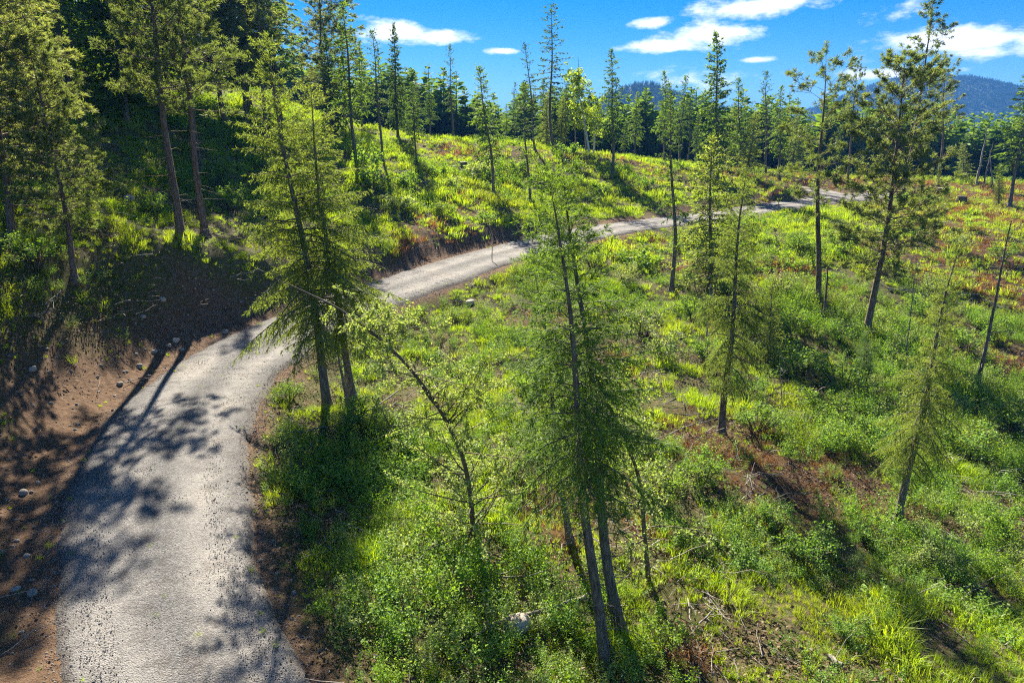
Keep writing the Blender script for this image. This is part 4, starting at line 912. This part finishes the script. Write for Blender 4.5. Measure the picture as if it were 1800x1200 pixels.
snag('dead_snag', (1283, 690), (1296, 520), .05, 'thin grey pole behind the long bare grey trunk', 10, 11, brl=.5)
snag('dead_snag', (1240, 620), (1248, 500), .05, 'short grey pole among bushes under the broad bushy fir', 8, 12, brl=.4)
snag('dead_snag', (1375, 720), (1370, 620), .025, 'whippy bare stem rising from the shrubs mid slope', 10, 13, brl=.5)

# ------------------------------------------------------------------ shrubs
SH = [shrub(500+k, 1.0, .75, 18, 1500, .055, m_) for k, m_ in enumerate(['shrub', 'shrub', 'leaf', 'herb'])]
SHF = [shrub(510+k, 1.0, .8, 12, 520, .13, m_) for k, m_ in enumerate(['shrub', 'leaf', 'herb'])]
def bush(px_, py_, s, kind, label, group=None, far=False, wide=1.0, seed=0):
    g = ground_px(px_, py_); parts = (SHF if far else SH)[kind]
    root = bpy.data.objects.new('shrub', None); C.objects.link(root); root.location = g; root.rotation_euler = (0, 0, seed*2.4+px_); root.scale = (s*wide, s*wide, s)
    root['label'] = label; root['category'] = 'shrub'
    if group: root['group'] = group
    for nm in parts: add_part(root, nm, parts[nm])
bush(1415, 985, 1.15, 0, 'rounded grey-green bush on the sunny slope above the bright grass', wide=1.2)
bush(1130, 590, 1.5, 2, 'pale silvery bush behind the central firs', wide=1.2)
bush(1170, 640, 1.5, 2, 'pale bush next to the dead branches on the mid slope', wide=1.2, seed=2)
bush(1245, 640, 1.6, 0, 'leafy green bush under the broad bushy fir', wide=1.2)
bush(1310, 700, 1.4, 1, 'dense bush just uphill of the long bare grey trunk', wide=1.3)
bush(1400, 660, 1.7, 1, 'large dark green bush in the middle of the right slope', wide=1.4)
bush(1480, 690, 1.7, 0, 'large bright bush above the shaded hollow', wide=1.4)
bush(1450, 740, 1.3, 3, 'green bush at the upper rim of the shaded hollow', wide=1.4)
bush(1330, 760, 1.1, 0, 'bush downhill of the long bare grey trunk', wide=1.4)
bush(1620, 560, 1.6, 0, 'bush beside the spindly bare sapling stem', wide=1.3)
bush(1700, 620, 1.6, 1, 'bush next to the leaning dead trunk', wide=1.3)
bush(1780, 760, 1.5, 1, 'bush at the picture edge on the lower slope', wide=1.4)
bush(1690, 800, 1.6, 1, 'dark bush below the hanging sprays of the leaning fir', wide=1.3)
bush(1490, 1120, .7, 0, 'low clump on the bright slope towards the bottom edge', wide=1.3)
bush(1160, 880, 1.3, 3, 'leafy bush at the foot of the thin dark stemmed tree', wide=1.1)
bush(1160, 1150, 1.0, 3, 'green leafy bush near the bottom edge beside the trunk shadows', wide=1.0)
bush(1010, 800, 1.2, 2, 'light green bush under the central fir crown', wide=1.3)
bush(1090, 790, 1.3, 2, 'light green bush between the central fir and the thin dark stem', wide=1.3)
bush(880, 740, 1.0, 1, 'bush uphill of the bowed sapling', wide=1.2)
bush(810, 870, .9, 2, 'pale leafy bush around the foot of the bowed sapling', wide=1.2)
bush(700, 770, 1.1, 2, 'pale bush beneath the arch of the bowed sapling', wide=1.3)
bush(640, 760, 1.2, 0, 'bush by the trunks of the drooping firs', wide=1.2)
bush(510, 700, .7, 3, 'small bright bush at the road edge by the bend', wide=1.3)
bush(380, 330, 2.2, 0, 'big rounded bush in the forest edge behind the slimmer pine', far=False, wide=1.2)
bush(410, 370, 1.7, 0, 'dark bush between the slimmer pine and the drooping firs', wide=1.2)
bush(270, 380, 1.3, 1, 'bush in the shade behind the big leaning pine', wide=1.2)
bush(60, 470, 1.5, 1, 'shaded bush near the stocky pine', wide=1.3)
bush(650, 300, 2.0, 0, 'grey-green bush at the foot of the tall open fir', far=True, wide=1.1)
bush(655, 330, 1.8, 0, 'bush in the long meadow shadow', far=True, wide=1.2)
bush(846, 310, 1.5, 1, 'silvery bush uphill of the leaning open fir', far=True, wide=1.5)
bush(996, 274, 1.6, 0, 'dark round bush at the foot of the tallest sparse fir', far=True, wide=1.4)
bush(1140, 330, 1.3, 0, 'small upright bush on the meadow near the road bank', far=True)
bush(1375, 300, 1.5, 0, 'bush beside the side road past the mound', far=True, wide=1.3)
for k, (a, b, s) in enumerate([(770, 310, 1.1), (800, 330, 1.0), (720, 330, 1.2), (910, 300, 1.2), (950, 320, 1.1), (1020, 300, 1.0), (1060, 340, .9), (700, 370, 1.2), (780, 380, 1.0), (850, 390, .9)]):
    bush(a, b, s, k % 3, single_out(['green bush', 'pale leafy bush', 'low fresh green bush'][k % 3]+' on the open meadow', ('above ' if b < 335 else 'below ')+('the stump' if a < 860 else 'the thick pale trunk' if a < 1000 else 'the cone shaped fir')), 'meadow bushes', far=True, wide=1.4, seed=k)
for k, (a, b, s) in enumerate([(1220, 560, 1.5), (1290, 530, 1.4), (1370, 520, 1.5), (1380, 590, 1.4), (1480, 600, 1.3), (1560, 640, 1.3), (1640, 520, 1.5), (1550, 480, 1.6), (1480, 440, 1.6), (1400, 440, 1.5), (1680, 440, 1.6), (1760, 460, 1.6), (1610, 420, 1.5), (1300, 470, 1.4), (1100, 500, 1.3), (1040, 470, 1.2), (1740, 590, 1.4), (1540, 780, 1.2), (1600, 740, 1.3), (1240, 840, .9), (1360, 920, .8), (1530, 960, .8), (1650, 1000, .9), (1750, 930, 1.0), (930, 690, 1.0), (960, 620, 1.1), (890, 830, .9), (1210, 960, .8)]):
    bush(a, b, s, k % 4, single_out(['green bush', 'full green bush', 'pale leaved bush', 'fresh green bush'][k % 4]+' in the scrub', ('uphill' if b < 520 else 'level' if b < 700 else 'downhill')+' of the '+('central firs' if a < 1130 else 'long bare grey trunk' if a < 1340 else 'knobbly pine' if a < 1480 else 'full crowned pine' if a < 1600 else 'leaning dead trunk')), 'scrub bushes', wide=1.3, seed=k)

# ------------------------------------------------------------------ stones, stumps, fallen wood, stakes
def rock(px_, py_, d, label, seed, mat='rock', group=None, flat=.7, sub=5):
    g = ground_px(px_, py_); o = link('boulder' if d > .4 else 'stone', stone_mesh(seed, M[mat], flat, sub)); o.location = g+np.array([0, 0, d*.16]); o.scale = (d, d, d); o.rotation_euler = (0, 0, seed)
    o['label'] = label; o['category'] = 'rock'
    if group: o['group'] = group
rock(908, 1108, .62, 'pale rounded boulder behind the fallen pole near the bottom', 601, 'boulder', flat=.8)
rock(855, 1104, .22, 'small tan stone beside the pale boulder', 602)
rock(700, 1142, .22, 'tan stone in the dark grass near the bottom edge', 603)
rock(596, 1068, .15, 'little stone in the verge grass beside the gravel edge', 604)
rock(41, 868, .24, 'round pale stone on the dirt shoulder nearest the picture edge', 605)
rock(57, 1045, .2, 'pale stone low on the dirt shoulder', 606)
rock(28, 1037, .18, 'brownish stone by the pale one low on the dirt shoulder', 607)
rock(211, 676, .26, 'flat pale stone at the foot of the dirt bank', 608)
rock(246, 645, .26, 'stone in the middle of the dirt bank', 609)
rock(272, 619, .24, 'pale stone on the dirt bank near the shadow edge', 610)
rock(309, 600, .3, 'largest pale stone in the row along the bank foot', 611)
rock(297, 609, .24, 'stone next to the largest in the row along the bank foot', 612)
rock(320, 615, .22, 'stone at the end of the row along the bank foot', 613)
rock(396, 585, .28, 'white stone where the bank meets the road bend', 614)
rock(286, 528, .3, 'pale stone high on the shaded dirt scar', 615)
rock(251, 558, .24, 'stone half way up the shaded dirt scar', 616)
rock(57, 650, .24, 'stone at the top rim of the dirt bank under the grass', 617)
rock(227, 352, .5, 'grey rock in the grass clearing between the pines', 618, 'boulder')
rock(1195, 592, .42, 'tan boulder among the bushes of the mid slope', 619, 'boulder')
rock(826, 535, .5, 'flat reddish rock in the rusty bracken below the road', 620)
def stump(px_, py_, r, h, label, seed):
    g = ground_px(px_, py_); rg = np.random.default_rng(seed); q = QB(); th = np.arange(12)*2*math.pi/12; k = 1+rg.normal(size=12)*.06
    rings = []
    for z, s in ((-.2, 1.45), (.05, 1.25), (h*.4, 1.03), (h, 1.0)): rings.append(np.c_[np.cos(th)*r*s*k, np.sin(th)*r*s*k, np.full(12, z)+(rg.normal(size=12)*.03 if z == h else 0)])
    V = np.concatenate(rings); i, j = np.meshgrid(np.arange(3), np.arange(12), indexing='ij'); jj_ = (j+1) % 12
    q.add(V, np.stack([i*12+j, i*12+jj_, (i+1)*12+jj_, (i+1)*12+j], -1).reshape(-1, 4))
    bark = q.mesh('bark', M['bark'], True)
    q = QB(); top = rings[-1]*np.array([.9, .9, 1])+np.array([0, 0, .004]); inn = top*np.array([.45, .45, 1])+np.array([0, 0, .01]); c = inn*np.array([.02, .02, 1])
    V = np.concatenate([rings[-1]+np.array([0, 0, .002]), top, inn, c]); i, j = np.meshgrid(np.arange(3), np.arange(12), indexing='ij'); jj_ = (j+1) % 12
    q.add(V, np.stack([i*12+j, i*12+jj_, (i+1)*12+jj_, (i+1)*12+j], -1).reshape(-1, 4))
    own_tree('tree_stump', g, {'bark': bark, 'cut_face': q.mesh('cut_face', M['grey_wood'])}, label, 'stump')
stump(1653, 341, .42, .7, 'dark cut stump on the rusty flat near the tall pines', 1)
stump(1690, 356, .45, .65, 'dark cut stump on the rusty flat nearer the road', 2)
stump(1391, 302, .4, .7, 'small stump past the side road among rusty growth', 3)
stump(815, 293, .35, .45, 'dark low stump half hidden in the upper meadow', 4)
def pole(pts, r0, r1, label, nbr=0, seed=1, mat='grey_wood', name='fallen_branch', cat='branch', lift=.10, group=None):
    W = np.array([ground_px(a, b)+np.array([0, 0, lift+(c[0] if c else 0)]) for a, b, *c in pts]); g = W[0].copy(); P = catmull(W-g, 4); rg = np.random.default_rng(seed)
    P[1:-1] += rg.normal(size=P[1:-1].shape)*.02; q = QB(); q.tube(P, np.linspace(r0, r1, len(P)), 6); parts = {'stem': q.mesh('stem', M[mat], True)}
    if nbr:
        L_ = np.linalg.norm(P[-1]-P[0]); tb = rg.uniform(.1, .95, nbr); d = rg.normal(size=(nbr, 3)); d[:, 2] = np.abs(d[:, 2])*.6; l = L_*.22*rg.uniform(.3, 1.1, nbr)
        BP = on_path(P, tb)[:, None]+d[:, None]*(l[:, None]*np.linspace(0, 1, 4)[None])[..., None]*.6
        q = QB(); q.tubes(BP, np.linspace(.4, .12, 4)[None].repeat(nbr, 0)*r0+.002, 3); parts['twigs'] = q.mesh('twigs', M[mat], True)
    own_tree(name, g, parts, label, cat, group)
pole([(832, 1130, .05), (900, 1108, .2), (970, 1090, .2), (1034, 1068, .25)], .03, .045, 'long pale fallen pole lying against the central fir trunk', 6, 1, name='fallen_pole', cat='pole')
pole([(725, 914), (830, 917)], .015, .02, 'thin pale stick lying beside the foot of the bowed sapling', 0, 2)
pole([(1150, 1160), (1210, 1120), (1250, 1080)], .015, .02, 'pale stick in the grass near the bottom beside the trunk shadows', 5, 3)
pole([(480, 775), (560, 770), (640, 740), (700, 700)], .02, .03, 'thin bare branch lying from the road edge to the drooping firs', 8, 4, lift=.3)
pole([(1600, 940), (1645, 960)], .05, .04, 'grey log in the shaded grass of the lower slope', 3, 5, name='fallen_log', cat='log')
pole([(1735, 970), (1752, 1000)], .09, .08, 'short bleached log in the shade near the picture edge', 0, 6, name='fallen_log', cat='log')
pole([(1765, 1140), (1800, 1115)], .02, .012, 'forked bleached branch at the bottom corner', 6, 7)
pole([(1560, 510), (1640, 515), (1720, 520)], .06, .04, 'grey fallen trunk among the scrub beyond the leaning dead trunk', 10, 8, name='fallen_log', cat='log')
pole([(1730, 530), (1800, 560)], .10, .08, 'grey fallen log in the brush at the picture edge', 10, 9, name='fallen_log', cat='log')
pole([(1410, 565), (1470, 566), (1505, 600)], .02, .01, 'arched bare branch bending to the ground beside the full crowned pine', 6, 10, lift=.5)
pole([(1100, 600), (1150, 570), (1190, 545)], .03, .02, 'tangle of dead branches between the pale bushes', 22, 11, lift=.4)
pole([(1140, 800), (1200, 770), (1240, 760)], .02, .012, 'grey dead branch sprawled on the slope beside the thin dark stem', 18, 12, lift=.4)
pole([(80, 540), (108, 515)], .03, .02, 'bleached stick on the shaded grass above the dirt bank', 4, 13)
pole([(50, 555), (82, 568)], .03, .02, 'second bleached stick lower on the shaded grass', 3, 14)
pole([(145, 1085), (152, 1105)], .01, .008, 'thin pale twig lying on the gravel near the picture bottom', 0, 15, lift=.03)
pole([(1290, 1165), (1297, 1200)], .02, .015, 'short pale stick standing in the grass at the bottom edge', 0, 16)
pole([(1455, 1160), (1480, 1175)], .07, .05, 'bleached wood chunk in the bright grass near the bottom', 4, 17, name='fallen_log', cat='log')
pole([(700, 348), (760, 345), (790, 350)], .04, .03, 'thin log lying in the middle of the meadow', 4, 18, name='fallen_log', cat='log')
def stake(px_, py_, h, label):
    g = ground_px(px_, py_); q = QB(); q.tube(np.array([[0, 0, -.2], [0, 0, h*.5], [.02, 0, h]]), [.03, .03, .028], 6)
    o = link('survey_stake', q.mesh('survey_stake', M['stem'], True)); o.location = g; o['label'] = label; o['category'] = 'stake'
stake(865, 462, 1.0, 'thin stake at the road edge below the meadow bank')
stake(1366, 376, 1.5, 'thin stake at the road edge before the dirt mound')
stake(1484, 357, 1.2, 'thin stake at the road edge by the full crowned pine')
stake(1172, 396, 1.0, 'thin stake at the road edge under the pole-like fir')
# dirt mound inside the turnout
def mound(px_, py_, w, h):
    g = ground_px(px_, py_); n = 22; th = np.arange(n)*2*math.pi/n; rs = np.linspace(0.02, 1, 9); V = []
    for r_ in rs:
        x = np.cos(th)*w*r_; y = np.sin(th)*w*.8*r_; V.append(np.c_[x, y, h*(np.cos(r_*math.pi)*.5+.5)+(fbm(x+g[0], y+g[1], 1.2, 5)-.5)*.5*h-(.25 if r_ == 1 else 0)])
    V = np.concatenate(V); i, j = np.meshgrid(np.arange(8), np.arange(n), indexing='ij'); k = (j+1) % n
    m_ = mesh_quads('dirt_mound', V, np.stack([i*n+j, i*n+k, (i+1)*n+k, (i+1)*n+j], -1).reshape(-1, 4), solid_mat('mound_soil', [(.06, .05, .025), (.13, .095, .05), (.2, .15, .085)], 2, 1, .05, 8), True)
    rg = np.random.default_rng(9); n_ = 90; rr = np.sqrt(rg.random(n_))*.95; ta = rg.uniform(0, 6.28, n_); x = np.cos(ta)*w*rr; y = np.sin(ta)*w*.8*rr
    zc = h*(np.cos(rr*math.pi)*.5+.5)+(fbm(x+g[0], y+g[1], 1.2, 5)-.5)*.5*h; s_ = rg.uniform(.5, 1.0, n_)
    for nm, pr, k in (('mound_grass', 'grass_far', slice(0, 40)), ('mound_dry_grass', 'dry_far', slice(40, 90))):
        scatter(nm, pr, np.c_[x+g[0], y+g[1], zc+g[2]][k], rots(rg, len(x[k]), .2), np.c_[s_, s_, s_][k], rg, 'grass tufts growing on the dirt mound' if nm == 'mound_grass' else 'dry tufts growing on the dirt mound')
    o = link('dirt_mound', m_, kind='structure', label='grassy dirt mound inside the road turnout'); o.location = g
mound(1364, 354, 2.3, 1.5)

# ------------------------------------------------------------------ far hills and woods
def hill(name, cx, cy, H, rx, ry, base, seed, lean=1.0):
    n = 90; u = np.linspace(-1, 1, n); a, b = np.meshgrid(u, u)
    x = cx+a*rx; y = cy+b*ry; r = np.hypot(np.where(a < 0, a*lean, a), b)
    prof = np.clip(1-r, 0, 1); prof = prof**1.1*(1.25-.25*prof)
    z = base+H*prof*(.86+.28*fbm(x, y, rx*.35, seed, 3))+(fbm(x, y, rx*.10, seed+5, 2)-.5)*H*.10*(r < .97)
    i, j = np.meshgrid(np.arange(n-1), np.arange(n-1), indexing='ij')
    me = mesh_quads(name, np.stack([x, y, z], -1).reshape(-1, 3), np.stack([i*n+j, i*n+j+1, (i+1)*n+j+1, (i+1)*n+j], -1).reshape(-1, 4), M['hillwood'], True)
    link(name, me, kind='structure', label='distant wooded '+name.replace('_', ' '))
    def hz(px_, py_):
        fa = (px_-cx)/rx*.5+.5; fb = (py_-cy)/ry*.5+.5; ia = np.clip((fa*(n-1)), 0, n-1.001); ib = np.clip(fb*(n-1), 0, n-1.001)
        i0 = ib.astype(int); j0 = ia.astype(int); fy = ib-i0; fx = ia-j0
        return (z[i0, j0]*(1-fx)+z[i0, j0+1]*fx)*(1-fy)+(z[i0+1, j0]*(1-fx)+z[i0+1, j0+1]*fx)*fy
    return hz
M['hillwood'] = solid_mat('wooded_slope', [(.014, .026, .014), (.022, .038, .018), (.04, .052, .026)], .02, 1)
h1 = hill('mountain', 865, 1560, 176, 620, 640, -40, 13, 1.75)
h2 = hill('ridge', 190, 1050, 110, 330, 400, -40, 15)
h3 = hill('low_ridge', -230, 1500, 110, 700, 420, -45, 17)
def small_conifer(seed, mat):
    rng = np.random.default_rng(seed); q = QB(); n = 90
    f = rng.random(n)**.8; a = rng.uniform(0, 6.28, n); r = .24*(1-f)**.9+.01
    b = np.c_[np.cos(a)*r*.1, np.sin(a)*r*.1, .1+.9*f]; d = np.c_[np.cos(a), np.sin(a), -.35+.9*f]
    q.cards(b, d, r*1.15+.03, r*.6+.02, rng, .55, np.array([0, 0, 1.]))
    q.tube(np.array([[0, 0, -.03], [0, 0, .5], [0, 0, 1.]]), [.016, .01, .002], 4)
    return q.mesh(f'small_conifer_{seed}', mat)
M['far_needles'] = leaf_mat('far_needles', [(.022, .042, .018), (.035, .06, .024), (.055, .08, .03)], .35, (1.5, 1.4, .6), 0)
proto('valley_conifers', [small_conifer(710+k, M['fir']) for k in range(4)])
proto('far_conifers', [small_conifer(700+k, M['far_needles']) for k in range(4)])
def woods():
    rng = np.random.default_rng(5); PP = []; SS = []
    for hz, cx, cy, rx, ry, n in ((h1, 865, 1560, 620, 640, 42000), (h2, 170, 1050, 330, 400, 20000), (h3, -230, 1500, 700, 420, 12000)):
        a = rng.uniform(-1, 1, n); b = rng.uniform(-1, .35, n); k = np.hypot(a, b) < 1; x = cx+a[k]*rx; y = cy+b[k]*ry
        PP.append(np.c_[x, y, hz(x, y)-.5]); s = rng.uniform(4.5, 8.5, k.sum()); SS.append(s)
    P = np.concatenate(PP); s = np.concatenate(SS); scatter('mountain_forest', 'far_conifers', P, rots(rng, len(P), .02), np.c_[s, s, s], rng, 'far conifer forest covering the blue mountains')
    # the wood in the valley between clearing and hills
    n = 6500; y = 116+rng.random(n)**1.8*800; x = (rng.random(n)*2-1)*(y*.85+20)
    z = height(x, y); k = ~((x < -25) & (y < 140)); x, y, z = x[k], y[k], z[k]; s = rng.uniform(7.5, 13.5, len(x))*(1+.4*(y > 200))
    scatter('valley_forest', 'valley_conifers', np.c_[x, y, z-.3], rots(rng, len(x), .02), np.c_[s*1.15, s*1.15, s], rng, 'dark conifer wood filling the valley past the clearing')
woods()
# the air: far hills fade to blue
def haze():
    V = np.array([[x, y, z] for z in (-75, 170) for y in (-900, 6400) for x in (-6600, 6600)], float)
    F = [[0, 2, 3, 1], [4, 5, 7, 6], [0, 1, 5, 4], [2, 6, 7, 3], [0, 4, 6, 2], [1, 3, 7, 5]]
    m, nt, out = new_mat('air'); pv = nt.nodes.new('ShaderNodeVolumePrincipled')
    pv.inputs['Color'].default_value = (.10, .36, 1, 1); pv.inputs['Density'].default_value = .00026; pv.inputs['Anisotropy'].default_value = 0
    nt.links.new(pv.outputs[0], out.inputs['Volume'])
    link('haze', mesh_quads('haze', V, F, m), kind='stuff', label='thin blue haze in the air over the valley')
haze()
